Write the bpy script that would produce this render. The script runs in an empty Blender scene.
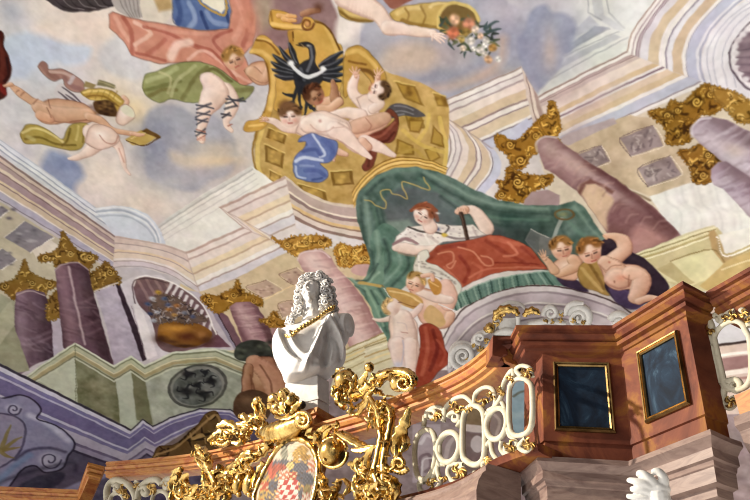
import math, random
import numpy as np

# ------------------------------------------------------------------ survey
# The hall is in metres, z up, floor at z = 0.  The photographer stands at EYE
# and looks up at the gallery.  at()/ray() turn a sighting into a point of the
# hall: every thing is then built where it stands, at its real size.
F = 627.0
EYE = np.array([0.0, 0.0, 1.7])
_up = np.array([155.0, -750.0, F]); _up /= np.linalg.norm(_up)      # zenith seen from the lens
_fw = np.array([0, 0, 1.0]); _Y = _fw - _up * _up.dot(_fw); _Y /= np.linalg.norm(_Y)
_X = np.cross(_Y, _up)
R_WC = np.array([_X, _Y, _up])                                       # lens (right,down,ahead) -> hall


def ray(px, py):
    d = np.stack([np.asarray(px, float) - 375, np.asarray(py, float) - 250,
                  np.full(np.shape(px), F)], -1)
    d = d @ R_WC.T
    return d / np.linalg.norm(d, axis=-1, keepdims=True)


def at_z(px, py, z):
    d = ray(px, py); return EYE + d * ((z - EYE[2]) / d[..., 2:3])


def at_d(px, py, dist):
    return EYE + ray(px, py) * dist


def at_plane(px, py, p0, n):
    d = ray(px, py); n = np.asarray(n, float)
    t = (np.asarray(p0) - EYE).dot(n) / (d @ n)
    return EYE + d * np.asarray(t)[..., None]


# ------------------------------------------------------------------ the vault
VC = np.array([-0.9, -0.6, 1.2])          # centre of the vault's springing plane
VR = np.array([12.5, 13.0, 8.2])          # its three half-axes


def vault_hit(px, py):
    d = ray(px, py) / VR; o = (EYE - VC) / VR
    b = (d * o).sum(-1); a = (d * d).sum(-1); c = (o * o).sum() - 1
    t = (-b + np.sqrt(b * b - a * c)) / a
    return EYE + ray(px, py) * t[..., None]


def _frame():
    p = (vault_hit(375., 250.) - VC) / VR; ax = p / np.linalg.norm(p)
    q = (vault_hit(385., 250.) - VC) / VR; q /= np.linalg.norm(q)
    r = q - ax * q.dot(ax); sc = 10 / np.linalg.norm(r); r /= np.linalg.norm(r)
    return ax, r, np.cross(ax, r), sc


AX, AR, AD, SC = _frame()


def chart(px, py):
    """sighting -> fresco plan (a flat development of the vault, about 1 unit per sighted unit)"""
    u = (vault_hit(np.asarray(px, float), np.asarray(py, float)) - VC) / VR
    u = u / np.linalg.norm(u, axis=-1, keepdims=True)
    k = 2 * SC / (1 + u @ AX) * 1.0
    return np.stack([(u @ AR) * k, (u @ AD) * k], -1) * 1.0


def vault_point(s, t):
    """fresco plan -> point of the vault"""
    a = s / (2 * SC); b = t / (2 * SC); q = a * a + b * b
    u = ((1 - q) / (1 + q))[..., None] * AX + (2 * a / (1 + q))[..., None] * AR + (2 * b / (1 + q))[..., None] * AD
    return VC + u * VR


def _bounds():
    e = np.linspace(0, 1, 40); x = np.concatenate([-45 + 840 * e, -45 + 840 * e, np.full(40, -45.), np.full(40, 795.)])
    y = np.concatenate([np.full(40, -45.), np.full(40, 530.), -45 + 575 * e, -45 + 575 * e])
    c = chart(x, y); return c.min(0), c.max(0)


LO, HI = _bounds()
CELL = 0.75
GW = int((HI[0] - LO[0]) / CELL) + 1; GH = int((HI[1] - LO[1]) / CELL) + 1

# ------------------------------------------------------------------ fresco painter
IMG = np.zeros((GH, GW, 3)); IMG[:] = (214, 205, 200)
IDM = np.zeros((GH, GW), np.int16)
CLIP = [None]; CUR = [0]; T = [0., 0., 1.]
rng = np.random.RandomState(7)


def tile(ox=0., oy=0., k=.2681):
    T[:] = [ox, oy, k]


def world():
    T[:] = [0., 0., 1.]


def P(pts):
    a = np.asarray(pts, float)[:, :2]
    return a * T[2] + np.array(T[:2])


def grid(pts):
    c = chart(pts[:, 0], pts[:, 1]); return (c - LO) / CELL


def dens(p, closed, step=9.):
    out = []; n = len(p)
    for i in range(n if closed else n - 1):
        a, b = p[i], p[(i + 1) % n]; m = max(1, int(np.hypot(*(b - a)[:2]) / step))
        for j in range(m): out.append(a + (b - a) * j / m)
    if not closed: out.append(p[-1])
    return np.array(out)


def smooth(p, closed, m=5):
    n = len(p); out = []
    for i in range(n if closed else n - 1):
        if closed: a, b, c, d = p[i - 1], p[i], p[(i + 1) % n], p[(i + 2) % n]
        else: a, b, c, d = p[max(i - 1, 0)], p[i], p[i + 1], p[min(i + 2, n - 1)]
        for j in range(m):
            t = j / m
            out.append(.5 * ((2 * b) + (c - a) * t + (2 * a - 5 * b + 4 * c - d) * t * t + (3 * b - a - 3 * c + d) * t ** 3))
    if not closed: out.append(p[-1])
    return np.array(out)


def window(g, pad):
    x0 = max(0, int(g[:, 0].min() - pad)); x1 = min(GW, int(g[:, 0].max() + pad) + 2)
    y0 = max(0, int(g[:, 1].min() - pad)); y1 = min(GH, int(g[:, 1].max() + pad) + 2)
    if x1 <= x0 or y1 <= y0: return None
    yy, xx = np.mgrid[y0:y1, x0:x1]
    return (slice(y0, y1), slice(x0, x1)), xx.astype(float), yy.astype(float)


def mask_poly(pts, soft=.8, curve=False):
    p = P(pts)
    if curve: p = smooth(p, True)
    g = grid(dens(p, True)); w = window(g, 2 + soft * 2)
    if w is None: return None
    sl, xx, yy = w
    d2 = np.full(xx.shape, 1e9); ins = np.zeros(xx.shape, bool)
    for i in range(len(g)):
        a, b = g[i], g[(i + 1) % len(g)]; e = b - a
        wx, wy = xx - a[0], yy - a[1]; t = np.clip((wx * e[0] + wy * e[1]) / max(e.dot(e), 1e-9), 0, 1)
        d2 = np.minimum(d2, (wx - e[0] * t) ** 2 + (wy - e[1] * t) ** 2)
        if abs(a[1] - b[1]) > 1e-9:
            c = (yy >= min(a[1], b[1])) & (yy < max(a[1], b[1]))
            ins ^= c & (xx < (b[0] - a[0]) * (yy - a[1]) / (b[1] - a[1]) + a[0])
    d = np.sqrt(d2); d = np.where(ins, d, -d)
    return sl, np.clip(.5 + d / (2 * soft), 0, 1), xx, yy, d


def mask_line(pts, w, soft=.7, curve=False, closed=False):
    p = P(pts); ws = np.interp(np.linspace(0, 1, len(p)), np.linspace(0, 1, np.size(w)), np.ravel(w)) * T[2]
    p = np.concatenate([p, ws[:, None]], 1)
    if curve: p = smooth(p, closed)
    p = dens(p, closed); g = grid(p); r = p[:, 2] / 2 / CELL
    if closed: g = np.concatenate([g, g[:1]]); r = np.append(r, r[0])
    win = window(g, r.max() + 2 + soft * 2)
    if win is None: return None
    sl, xx, yy = win
    best = np.full(xx.shape, -1e9); un = np.zeros(xx.shape); vn = np.zeros(xx.shape)
    for i in range(len(g) - 1):
        a, b = g[i], g[i + 1]; e = b - a
        wx, wy = xx - a[0], yy - a[1]; t = np.clip((wx * e[0] + wy * e[1]) / max(e.dot(e), 1e-9), 0, 1)
        rr = r[i] + (r[i + 1] - r[i]) * t; qx, qy = wx - e[0] * t, wy - e[1] * t
        s = rr - np.hypot(qx, qy); m = s > best
        best = np.where(m, s, best); un = np.where(m, qx / np.maximum(rr, .3), un); vn = np.where(m, qy / np.maximum(rr, .3), vn)
    return sl, np.clip(.5 + best / (2 * soft), 0, 1), un, vn, best


def col(c):
    return np.asarray(c, float)


def put(sl, a, c, own=True):
    if CLIP[0] is not None: a = a * CLIP[0][sl]
    IMG[sl] = IMG[sl] * (1 - a[..., None]) + c * a[..., None]
    if own: IDM[sl] = np.where(a > .5, CUR[0], IDM[sl])


def poly(pts, c, c2=None, d=None, soft=.8, curve=False, a=1., tex=0., own=True):
    """a filled patch; with c2 and d=(x0,y0,x1,y1) the colour runs from c to c2"""
    m = mask_poly(pts, soft, curve)
    if m is None: return
    sl, al, xx, yy, dist = m; cc = np.broadcast_to(col(c), xx.shape + (3,)).copy()
    if c2 is not None:
        if d is None: q = P(pts); d2 = grid(np.array([q[q[:, 1].argmin()], q[q[:, 1].argmax()]]))
        else: d2 = grid(P([d[:2], d[2:]]))
        e = d2[1] - d2[0]; t = np.clip(((xx - d2[0, 0]) * e[0] + (yy - d2[0, 1]) * e[1]) / max(e.dot(e), 1e-6), 0, 1)
        cc = cc * (1 - t[..., None]) + col(c2) * t[..., None]
    if tex: cc += (NOISE[sl][..., None]) * tex
    put(sl, al * a, cc, own)


def line(pts, w, c, a=1., soft=.7, curve=True, closed=False, own=False):
    m = mask_line(pts, w, soft, curve, closed)
    if m is None: return
    put(m[0], m[1] * a, col(c), own)


def limb(pts, w, lo, mid, hi, L=(-.55, -.6), edge=None, own=True, soft=.7, a=1.):
    """a rounded, modelled form: painted light from the upper left"""
    m = mask_line(pts, w, soft, True)
    if m is None: return
    sl, al, u, v, b = m
    s = u * L[0] + v * L[1]; n = np.clip(s * .75 + .12, -1, 1)[..., None]
    cc = np.where(n > 0, col(mid) * (1 - n) + col(hi) * n, col(mid) * (1 + n) - col(lo) * n)
    rim = np.clip((np.hypot(u, v) - .72) / .28, 0, 1)[..., None] * np.where(s > .2, .28, .62)[..., None]; cc = cc * (1 - rim) + col(lo) * .9 * rim
    put(sl, al * a, cc, own)


def blob(x, y, rx, ry, c, a=.6, rot=0., p=2.):
    q = P([(x, y)]); k = T[2]; g = grid(np.array([q[0]]))[0]; rx, ry = rx * k / CELL, ry * k / CELL
    w = window(np.array([g]), max(rx, ry) * 2.2)
    if w is None: return
    sl, xx, yy = w; ca, sa = math.cos(math.radians(rot)), math.sin(math.radians(rot))
    X, Y = xx - g[0], yy - g[1]; U, V = (X * ca + Y * sa) / rx, (-X * sa + Y * ca) / ry
    put(sl, a * np.exp(-(U * U + V * V) ** (p / 2)), col(c), False)


class clip:
    def __init__(s, pts, curve=False, soft=.8): s.a = (pts, soft, curve)
    def __enter__(s):
        s.old = CLIP[0]; M = np.zeros((GH, GW)); m = mask_poly(s.a[0], s.a[1], s.a[2])
        if m is not None: M[m[0]] = m[1]
        CLIP[0] = M if s.old is None else M * s.old
    def __exit__(s, *k): CLIP[0] = s.old


def bands(A, B, rows, curve=False, a=1., soft=.6):
    """painted mouldings: strips between the paths A and B; rows = (from, to, colour)"""
    A = np.asarray(A, float); B = np.asarray(B, float)
    if curve: A = smooth(A, False); B = smooth(B, False)
    for f0, f1, c in rows:
        q = np.concatenate([A + (B - A) * f0, (A + (B - A) * f1)[::-1]])
        poly(q, c, soft=soft, a=a)


def fbm(scale, seed, octs=4):
    r = np.random.RandomState(seed); out = np.zeros((GH, GW)); amp = 1.
    for o in range(octs):
        n = max(2, int(scale * 2 ** o)); h = max(2, int(n * GH / GW) + 1); g = r.rand(h + 1, n + 1)
        y = np.linspace(0, h - 1e-6, GH); x = np.linspace(0, n - 1e-6, GW); yi, xi = y.astype(int), x.astype(int)
        fy, fx = y - yi, x - xi; fy = (fy * fy * (3 - 2 * fy))[:, None]; fx = (fx * fx * (3 - 2 * fx))[None]
        out += amp * ((g[yi][:, xi] * (1 - fx) + g[yi][:, xi + 1] * fx) * (1 - fy) + (g[yi + 1][:, xi] * (1 - fx) + g[yi + 1][:, xi + 1] * fx) * fy)
        amp *= .55
    return (out - out.mean()) / out.std()


NOISE = fbm(90, 3, 3); CLOUD = fbm(10, 5, 5)
PARTS = {}            # fresco part number -> (name, label)


def part(name, label=None):
    i = len(PARTS) + 1; PARTS[i] = (name, label); CUR[0] = i


def plain():
    CUR[0] = 0


def ell(cx, cy, rx, ry, n=18, a0=0, a1=360, rot=0):
    c, s = math.cos(math.radians(rot)), math.sin(math.radians(rot)); out = []
    for a in np.radians(np.linspace(a0, a1, n, endpoint=(a1 - a0) < 360)): x, y = rx * math.cos(a), ry * math.sin(a); out.append((cx + x * c - y * s, cy + x * s + y * c))
    return out


def spiral(cx, cy, r, a0, turns, n=22, end=.15, sq=1.):
    return [(cx + r * (1 - (1 - end) * k / (n - 1)) * math.cos(math.radians(a0 + 360 * turns * k / (n - 1))), cy + sq * r * (1 - (1 - end) * k / (n - 1)) * math.sin(math.radians(a0 + 360 * turns * k / (n - 1)))) for k in range(n)]
# ------------------------------------------------------------------ fresco: sky and painted architecture
Q1 = (0, 0, .5); Q2 = (375, 0, .5); Q3 = (0, 250, .5); Q4 = (375, 250, .5)
LIL, WHT, TAN, MAU, PNK, BLU = (203, 195, 202), (222, 216, 212), (205, 182, 148), (165, 140, 142), (214, 194, 182), (176, 180, 198)
IMG += CLOUD[..., None] * 6
tile(*Q3); poly([(480, 330), (520, 300), (700, 240), (900, 240), (1600, 100), (1600, 700), (-100, 700), (300, 400)], (146, 128, 130), tex=4)
tile(*Q1)
for b in [(150, 50, 150, 55, (226, 209, 194), .8), (60, 115, 80, 60, (187, 202, 224), .8), (210, 130, 70, 50, (206, 204, 208), .7),
          (30, 230, 70, 60, (205, 208, 216), .7), (180, 90, 40, 60, (224, 205, 198), .6), (20, 20, 30, 25, (160, 172, 196), .6),
          (230, 350, 90, 50, (232, 216, 202), .9), (190, 390, 70, 35, (226, 212, 208), .8), (40, 300, 60, 25, (208, 206, 214), .7),
          (330, 275, 62, 62, (150, 154, 172), .9), (350, 340, 70, 40, (158, 158, 172), .9), (420, 320, 80, 50, (176, 172, 178), .9),
          (440, 330, 60, 30, (208, 186, 158), .55), (470, 270, 40, 40, (196, 190, 188), .7), (480, 220, 40, 30, (205, 200, 200), .7),
          (262, 205, 40, 45, (238, 208, 150), .8), (275, 175, 40, 30, (214, 206, 204), .7), (300, 410, 60, 30, (226, 208, 192), .8),
          (430, 200, 60, 40, (178, 180, 194), .7), (520, 130, 60, 60, (168, 168, 184), .7), (390, 400, 50, 20, (206, 200, 200), .8)]:
    blob(*b)
poly([(0, 86), (40, 66), (84, 62), (120, 84), (180, 94), (172, 124), (132, 130), (112, 122), (74, 134), (46, 156), (10, 150)], (186, 201, 224), curve=True, soft=4, a=.75, own=False)
poly([(60, 60), (100, 40), (170, 36), (230, 50), (210, 80), (150, 84), (100, 74)], (230, 212, 198), curve=True, soft=5, a=.7, own=False)
poly([(200, 100), (240, 70), (280, 90), (300, 130), (280, 160), (230, 150), (205, 130)], (196, 198, 208), curve=True, soft=4, a=.6, own=False)
poly([(80, 340), (100, 300), (145, 318), (168, 350), (150, 372), (148, 395), (95, 372)], (134, 148, 188), curve=True, soft=5, a=.85, own=False)
poly([(288, 252), (296, 224), (326, 208), (362, 214), (392, 232), (420, 226), (452, 252), (476, 300), (462, 345), (420, 362), (386, 382), (340, 372), (300, 356), (290, 322), (304, 296), (284, 276)], (158, 160, 176), curve=True, soft=3.5, a=.85, own=False)
for b in [(400, 320, 60, 34, (196, 184, 178), .8), (440, 300, 40, 20, (216, 192, 162), .6), (350, 330, 36, 12, (186, 180, 184), .7), (320, 300, 22, 40, (136, 140, 164), .6), (420, 255, 40, 20, (176, 176, 188), .7)]: blob(*b)
poly([(340, 300), (380, 312), (430, 308), (470, 318), (430, 330), (380, 336), (345, 322)], (222, 200, 170), curve=True, soft=5, a=.5, own=False)
for b in [(130, 330, 30, 16, (120, 136, 180), .5), (300, 300, 22, 26, (138, 142, 164), .6), (318, 250, 30, 16, (140, 145, 168), .5),
          (345, 365, 50, 14, (190, 184, 184), .6), (440, 322, 46, 10, (224, 192, 152), .5)]: blob(*b)
tile(*Q2)
# pale upper hall seen beyond the right cornice
poly([(180, -40), (600, -40), (520, 70), (503, 103), (320, 195), (290, 150), (280, 60), (240, 0)], (206, 207, 202), soft=1.5)
for q in [([(402, 58), (430, 30), (450, 50), (405, 72)], (182, 184, 190)), ([(385, 92), (440, 52), (470, 56), (382, 106)], (150, 154, 166)),
          ([(380, 118), (480, 68), (494, 74), (370, 136)], (176, 178, 182)), ([(430, -20), (452, -20), (458, 30), (488, 46), (500, 60), (480, 58), (440, 34)], (186, 188, 190))]:
    poly(q[0], q[1], own=False)
for q in [[(378, 112), (490, 62)], [(350, 158), (506, 74)], [(425, -10), (428, 25), (455, 40)], [(462, -10), (468, 25), (500, 55)], [(380, 100), (470, 58)]]:
    line(q, 1.6, (140, 142, 148), .8, curve=False)
blob(520, 20, 30, 40, (222, 224, 224), .8)
tile(*Q2)
poly([(-30, -20), (230, -20), (268, 4), (290, 20), (312, 12), (348, 20), (378, 34), (386, 44), (400, 58), (392, 84), (398, 92), (374, 112), (370, 136), (350, 158), (326, 186), (290, 160), (120, 214), (60, 170), (-30, 100)], (160, 160, 176), soft=1.6, own=False)
for b in [(60, 20, 50, 30, (182, 176, 186), .7), (290, 50, 70, 50, (152, 154, 176), .8), (350, 90, 40, 50, (146, 150, 172), .9), (330, 20, 50, 24, (190, 184, 192), .8),
          (120, 120, 60, 40, (180, 166, 162), .7), (60, 110, 46, 26, (196, 172, 150), .8), (250, 130, 40, 50, (158, 158, 174), .8), (345, 105, 16, 30, (196, 172, 158), .6),
          (200, 150, 70, 12, (196, 164, 140), .6), (120, 150, 80, 14, (146, 150, 168), .7), (20, 60, 50, 40, (176, 176, 190), .7), (240, 20, 30, 30, (186, 178, 186), .6),
          (180, 130, 40, 24, (166, 158, 164), .6)]: blob(*b)
poly([(300, 60), (312, 24), (340, 10), (356, 26), (380, 30), (402, 50), (398, 84), (388, 104), (376, 108), (372, 132), (350, 156), (330, 176), (306, 150), (290, 120), (286, 84)], (140, 145, 170), curve=True, soft=2.5, a=.8, own=False)
for b in [(350, 60, 30, 20, (160, 162, 182), .7), (330, 110, 24, 36, (152, 150, 168), .7), (352, 100, 12, 34, (202, 174, 156), .6), (372, 70, 18, 26, (150, 154, 176), .6)]: blob(*b)
line([(40, 160), (90, 176), (150, 172), (210, 150), (250, 118), (256, 80)], 16, (204, 170, 146), .6, soft=5); line([(60, 150), (120, 160), (190, 140), (230, 110)], 20, (142, 148, 168), .55, soft=7)
poly([(10, 130), (30, 96), (70, 84), (112, 96), (124, 120), (100, 144), (60, 150), (20, 150)], (204, 180, 156), curve=True, soft=6, a=.55, own=False)
# right entablature: two arms meeting at an angle
A1 = [(503, 103), (400, 154), (318, 196)]; B1 = [(662, 168), (540, 222), (350, 312)]
poly(A1 + B1[::-1], PNK)
bands(A1, B1, [(0, .03, (150, 128, 122)), (.03, .08, WHT), (.08, .1, MAU), (.11, .13, (150, 125, 130)), (.14, .19, (196, 176, 172)), (.19, .34, (220, 202, 190)), (.34, .42, (206, 178, 138)),
               (.42, .46, WHT), (.46, .49, (130, 108, 120)), (.49, .52, WHT), (.52, .62, (212, 188, 164)), (.62, .72, (206, 180, 145)), (.72, .78, WHT), (.78, .93, (184, 186, 202)), (.93, .95, (140, 130, 140)), (.95, 1, WHT)])
for x, y, c in [(380, 190, (178, 150, 150)), (420, 215, (172, 146, 146)), (400, 262, (164, 142, 148)), (470, 180, (205, 185, 180))]: blob(x, y, 34, 12, c, .5, -27)
A2 = [(503, 103), (512, 70), (532, 35), (560, 0), (590, -40)]; B2 = [(662, 168), (652, 118), (668, 70), (710, 22), (770, -30)]
poly(A2 + B2[::-1], LIL, curve=False)
bands(A2, B2, [(0, .02, (160, 130, 115)), (.02, .07, WHT), (.07, .085, MAU), (.09, .12, WHT), (.12, .135, (140, 112, 120)), (.15, .165, (150, 125, 130)), (.17, .27, (208, 202, 208)), (.27, .41, (202, 180, 150)),
               (.41, .44, (222, 214, 212)), (.44, .5, WHT), (.5, .515, (120, 112, 130)), (.53, .6, (214, 212, 218)), (.6, .74, (200, 176, 148)), (.74, .79, WHT), (.79, .8, (140, 138, 160)), (.8, .93, (182, 184, 204)), (.93, .97, (212, 210, 218)), (.97, 1., (165, 165, 185))], curve=True)
poly([(662, 168), (652, 118), (668, 70), (710, 22), (800, -40), (800, 240), (740, 200)], (214, 211, 217), curve=False)
for k in (10, 22, 40, 58):
    line([(664 + k, 170 + k * .1), (654 + k, 118), (668 + k * 1.0, 74), (708 + k * .9, 30), (770, -18 + k)], 1.4, (168, 166, 182), .8)
tile(550, 0)
poly([(672, 190), (700, 140), (760, 70), (900, 120), (900, 330), (746, 325), (700, 290), (676, 240)], (222, 218, 220), curve=True)
poly([(690, 190), (715, 140), (760, 95), (900, 130), (900, 310), (746, 310), (710, 280), (694, 230)], (124, 104, 116), curve=True)
for a, r in [(180, 1), (200, 1), (220, 1), (160, 1), (140, 1), (120, 1)]:
    pass
line([(668, 200), (690, 150), (750, 80)], 5, (96, 84, 96), 1); line([(668, 200), (678, 260), (720, 320), (760, 340)], 5, (96, 84, 96))
for x, y in [(690, 200), (688, 225), (694, 250), (708, 275), (728, 296), (690, 175), (702, 150), (720, 128), (742, 108)]: blob(x, y, 10, 10, (214, 208, 212), 1, 0, 4)
for q in [[(700, 190), (760, 180)], [(694, 215), (760, 212)], [(696, 240), (760, 245)], [(705, 265), (760, 275)]]: line(q, 4, (98, 80, 94), .8)
for y in (150, 200, 228, 258): blob(735, y, 30, 9, (160, 140, 148), .5)

# projecting block left of it and the arc round the gilded dome
tile(*Q2)
A3 = [(292, 132), (110, 213), (142, 255), (150, 300), (134, 342), (110, 372)]; B3 = [(318, 258), (236, 296), (252, 320), (250, 350), (222, 386), (190, 420)]
poly([(292, 132), (326, 190), (360, 300), (318, 262)], (188, 168, 158))
bands([(292, 132), (318, 258)], [(326, 192), (352, 300)], [(0, .3, (208, 190, 178)), (.3, .4, (140, 115, 110)), (.4, .7, (218, 200, 186)), (.7, 1, (170, 145, 138))])
poly(A3 + B3[::-1], LIL)
RW = [(0, .03, (160, 140, 132)), (.03, .1, (224, 214, 208)), (.1, .12, (150, 128, 128)), (.12, .2, (216, 206, 202)), (.2, .23, (170, 150, 148)), (.23, .36, (222, 206, 194)), (.36, .5, (208, 184, 152)), (.5, .53, (150, 125, 120)),
      (.53, .6, (226, 216, 208)), (.6, .62, (140, 116, 118)), (.62, .78, (210, 188, 160)), (.78, .82, (226, 218, 212)), (.82, .84, (120, 108, 122)), (.84, 1, (192, 194, 212))]
bands(A3[:2], B3[:2], RW); bands(A3[1:], B3[1:], RW, curve=True)
poly([(248, 276), (304, 236), (318, 258), (262, 292)], (190, 192, 212))
line([(110, 213), (236, 296)], 2, (150, 125, 118), .6, curve=False)

# gilded coffered dome
world()
poly([(262, 118), (255, 150), (262, 184), (290, 198), (330, 212), (380, 212), (430, 196), (445, 170), (448, 145), (450, 122), (446, 101), (424, 84), (400, 77), (370, 70), (300, 80)], (190, 154, 84), curve=True, tex=5)
line([(268, 110), (258, 150), (266, 184), (300, 206), (350, 214)], 4, (222, 190, 104), .9); line([(264, 112), (253, 150), (262, 186)], 2, (150, 112, 40), .9)
line([(440, 118), (446, 146), (444, 172)], 4, (214, 180, 90), .9)
tile(180, 120)
for q in [[(330, 30), (398, 55), (390, 90), (320, 65)], [(318, 90), (388, 122), (386, 180), (318, 155)], [(335, 185), (380, 205), (375, 240), (335, 225)], [(440, 235), (540, 265), (550, 300), (450, 280)], [(560, 190), (640, 185), (650, 240), (570, 245)]]:
    poly(q, (132, 98, 40), own=False); q = np.array(q, float); m = q.mean(0); poly(m + (q - m) * .72, (168, 132, 62), own=False); line(list(q[:2]), 5, (232, 204, 120), .8, curve=False)
    for _ in range(5): r = m + (rng.rand(2) - .5) * 40; blob(r[0], r[1], 8, 8, (206, 166, 80), .8)
tile(360, 0)
for q in [[(130, 305), (205, 318), (240, 395), (165, 365)], [(272, 345), (320, 360), (330, 400), (290, 395)], [(165, 420), (230, 430), (245, 480), (180, 480)]]:
    poly(q, (146, 112, 46), own=False); q = np.array(q, float); m = q.mean(0); poly(m + (q - m) * .75, (176, 138, 54), own=False); line(list(q[:2]), 5, (226, 196, 110), .8, curve=False)
    for _ in range(5): r = m + (rng.rand(2) - .5) * 36; blob(r[0], r[1], 8, 8, (122, 86, 30), .7)
tile(360, 120)
for q in [[(140, 70), (200, 95), (205, 130), (130, 130)], [(180, 0), (240, 0), (225, 50), (185, 45)], [(275, 20), (310, 60), (315, 105), (262, 85)], [(240, 110), (280, 100), (300, 140), (262, 160)]]:
    poly(q, (140, 104, 38), own=False); q = np.array(q, float); m = q.mean(0); poly(m + (q - m) * .75, (178, 140, 56), own=False)
line([(160, 40), (210, 80), (250, 100), (310, 120)], 14, (206, 172, 80), .8); line([(215, 80), (250, 30), (260, -20)], 12, (210, 176, 84), .8); line([(130, 140), (200, 110), (240, 140), (290, 170)], 10, (186, 150, 64), .7)

# left entablature
world()
A2b = [(-40, 110), (0, 139), (97, 208)]; B2b = [(-40, 127), (0, 156), (112, 234)]
poly(A2b + B2b[::-1], (205, 208, 216))
bands(A2b, B2b, [(0, .08, (186, 190, 202)), (.08, .3, (214, 218, 226)), (.3, .36, (150, 158, 176)), (.4, .6, (220, 222, 226)), (.6, .7, (160, 164, 180)), (.7, 1, (206, 206, 212))])
poly([(95, 208), (112, 206), (130, 207), (148, 214), (160, 228), (166, 244), (115, 238)], (204, 210, 222), curve=False)
for k, c in [(0, (226, 228, 232)), (3, (166, 174, 190)), (5, (222, 226, 230)), (8, (176, 184, 198))]:
    line([(97, 209 + k), (112, 207.5 + k), (128, 209 + k), (146 - k * .3, 217 + k), (157 - k * .6, 230 + k * .6), (160 - k * .6, 242)], 2.2, c, .9)
poly([(160, 224), (200, 196), (252, 166), (274, 182), (219, 207), (242, 227), (186, 254), (166, 246)], (226, 222, 214))
bands([(158, 225), (200, 197), (252, 166)], [(166, 246), (205, 224), (262, 190)], [(0, .1, (206, 204, 198)), (.1, .16, (180, 176, 172)), (.28, .32, (196, 190, 184)), (.5, .54, (202, 196, 190)), (.72, .75, (205, 198, 192))])
AL = [(-40, 126), (0, 155), (115, 236)]; BL = [(-40, 172), (0, 200), (113, 268)]
poly(AL + BL[::-1], (196, 176, 172))
RL = [(0, .06, (140, 118, 116)), (.06, .14, (206, 186, 172)), (.14, .18, (150, 126, 126)), (.18, .28, (176, 152, 152)), (.28, .36, (216, 198, 178)), (.36, .4, (142, 116, 118)), (.4, .56, (168, 142, 148)), (.56, .62, (212, 192, 162)), (.62, .65, (140, 115, 115)), (.65, .78, (206, 184, 160)), (.78, .82, (226, 214, 206)), (.82, .97, (178, 172, 192)), (.97, 1, (130, 122, 140))]
bands(AL, BL, RL)
AM = [(115, 236), (140, 240), (165, 245), (186, 252)]; BM = [(113, 268), (140, 267), (172, 276), (201, 296)]
RM = [(0, .06, (196, 170, 160)), (.06, .2, (212, 190, 180)), (.2, .24, (176, 150, 146)), (.24, .42, (216, 196, 186)), (.42, .5, (222, 196, 164)), (.5, .53, (170, 140, 132)), (.53, .7, (220, 200, 180)), (.7, .78, (226, 214, 208)), (.78, .81, (166, 140, 138)), (.81, .97, (206, 192, 196)), (.97, 1, (160, 145, 150))]
bands(AM, BM, RM, curve=True)
AC = [(186, 252), (242, 227), (219, 207), (286, 176)]; BC = [(201, 296), (296, 252), (270, 236), (302, 222)]
poly(AC + BC[::-1], PNK)
RC = [(0, .05, (190, 160, 148)), (.05, .16, (226, 212, 204)), (.16, .2, (186, 158, 150)), (.2, .36, (222, 206, 198)), (.36, .48, (226, 204, 170)), (.48, .52, (196, 164, 136)), (.52, .66, (228, 210, 186)), (.66, .76, (232, 224, 216)), (.76, .79, (176, 152, 146)), (.79, .97, (212, 206, 212)), (.97, 1, (180, 160, 150))]
bands(AC, BC, RC)
for q in [[(186, 252), (201, 296)], [(242, 227), (296, 252)], [(219, 207), (270, 236)]]: line(q, 1, (180, 150, 140), .55, curve=False)
AD2 = [(286, 176), (304, 191), (330, 202), (372, 207)]; BD2 = [(296, 228), (320, 238), (342, 243), (376, 250)]
poly(AD2 + BD2[::-1], PNK, curve=False)
bands(AD2, BD2, [(0, .06, (214, 196, 176)), (.06, .28, (190, 166, 158)), (.28, .33, (232, 216, 196)), (.33, .42, (150, 124, 120)), (.42, .52, (206, 184, 170)), (.52, .6, (222, 186, 130)), (.6, .64, (160, 126, 104)), (.64, .76, (220, 202, 190)), (.76, .84, (150, 122, 112)), (.84, 1, (218, 210, 212))], curve=True)

# left wall under the entablature
world()
poly([(-40, 172), (0, 200), (113, 268), (140, 267), (172, 276), (201, 296), (230, 340), (240, 360), (170, 360), (-40, 420)], (192, 184, 188))
poly([(-40, 176), (0, 202), (110, 270), (60, 300), (-40, 330)], (190, 180, 156))
for q in [[(4, 237), (25, 221), (54, 237), (30, 253)], [(-6, 214), (0, 206), (9, 211), (-2, 220)], [(-20, 262), (2, 248), (17, 260), (2, 270)]]:
    poly(q, (140, 134, 142), own=False); q = np.array(q, float); line(list(q[:2]), 1.2, (214, 206, 190), .8, False); line([q[2], q[3]], 1.4, (220, 214, 204), .9, False); m = q.mean(0)
    for _ in range(14): r = m + (rng.rand(2) - .5) * (26, 14); blob(r[0], r[1], 2.4, 1.6, (176, 170, 176) if rng.rand() > .5 else (108, 102, 112), .7)
tile(0, 240)
poly([(120, 40), (190, 0), (215, 20), (190, 90), (140, 75)], (214, 205, 190), own=False); poly([(0, 200), (60, 230), (70, 300), (20, 480), (-20, 480)], (160, 160, 136)); poly([(20, 330), (50, 300), (60, 440), (15, 450)], (176, 172, 184), own=False)
poly([(185, 290), (235, 275), (245, 400), (195, 440)], (182, 172, 188), own=False)
poly([(355, 190), (440, 162), (548, 445), (425, 470), (400, 330)], (184, 174, 190), (170, 158, 176), tex=5)
poly([(432, 166), (446, 160), (466, 178), (556, 440), (532, 452)], (62, 46, 58), own=False)
poly([(446, 160), (520, 130), (600, 130), (746, 240), (746, 400), (560, 450)], (206, 198, 204), own=False)
poly([(495, 240), (520, 232), (588, 430), (548, 446)], (222, 214, 216), own=False); line([(490, 245), (545, 440)], 3, (160, 140, 150), .7, False)


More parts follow.
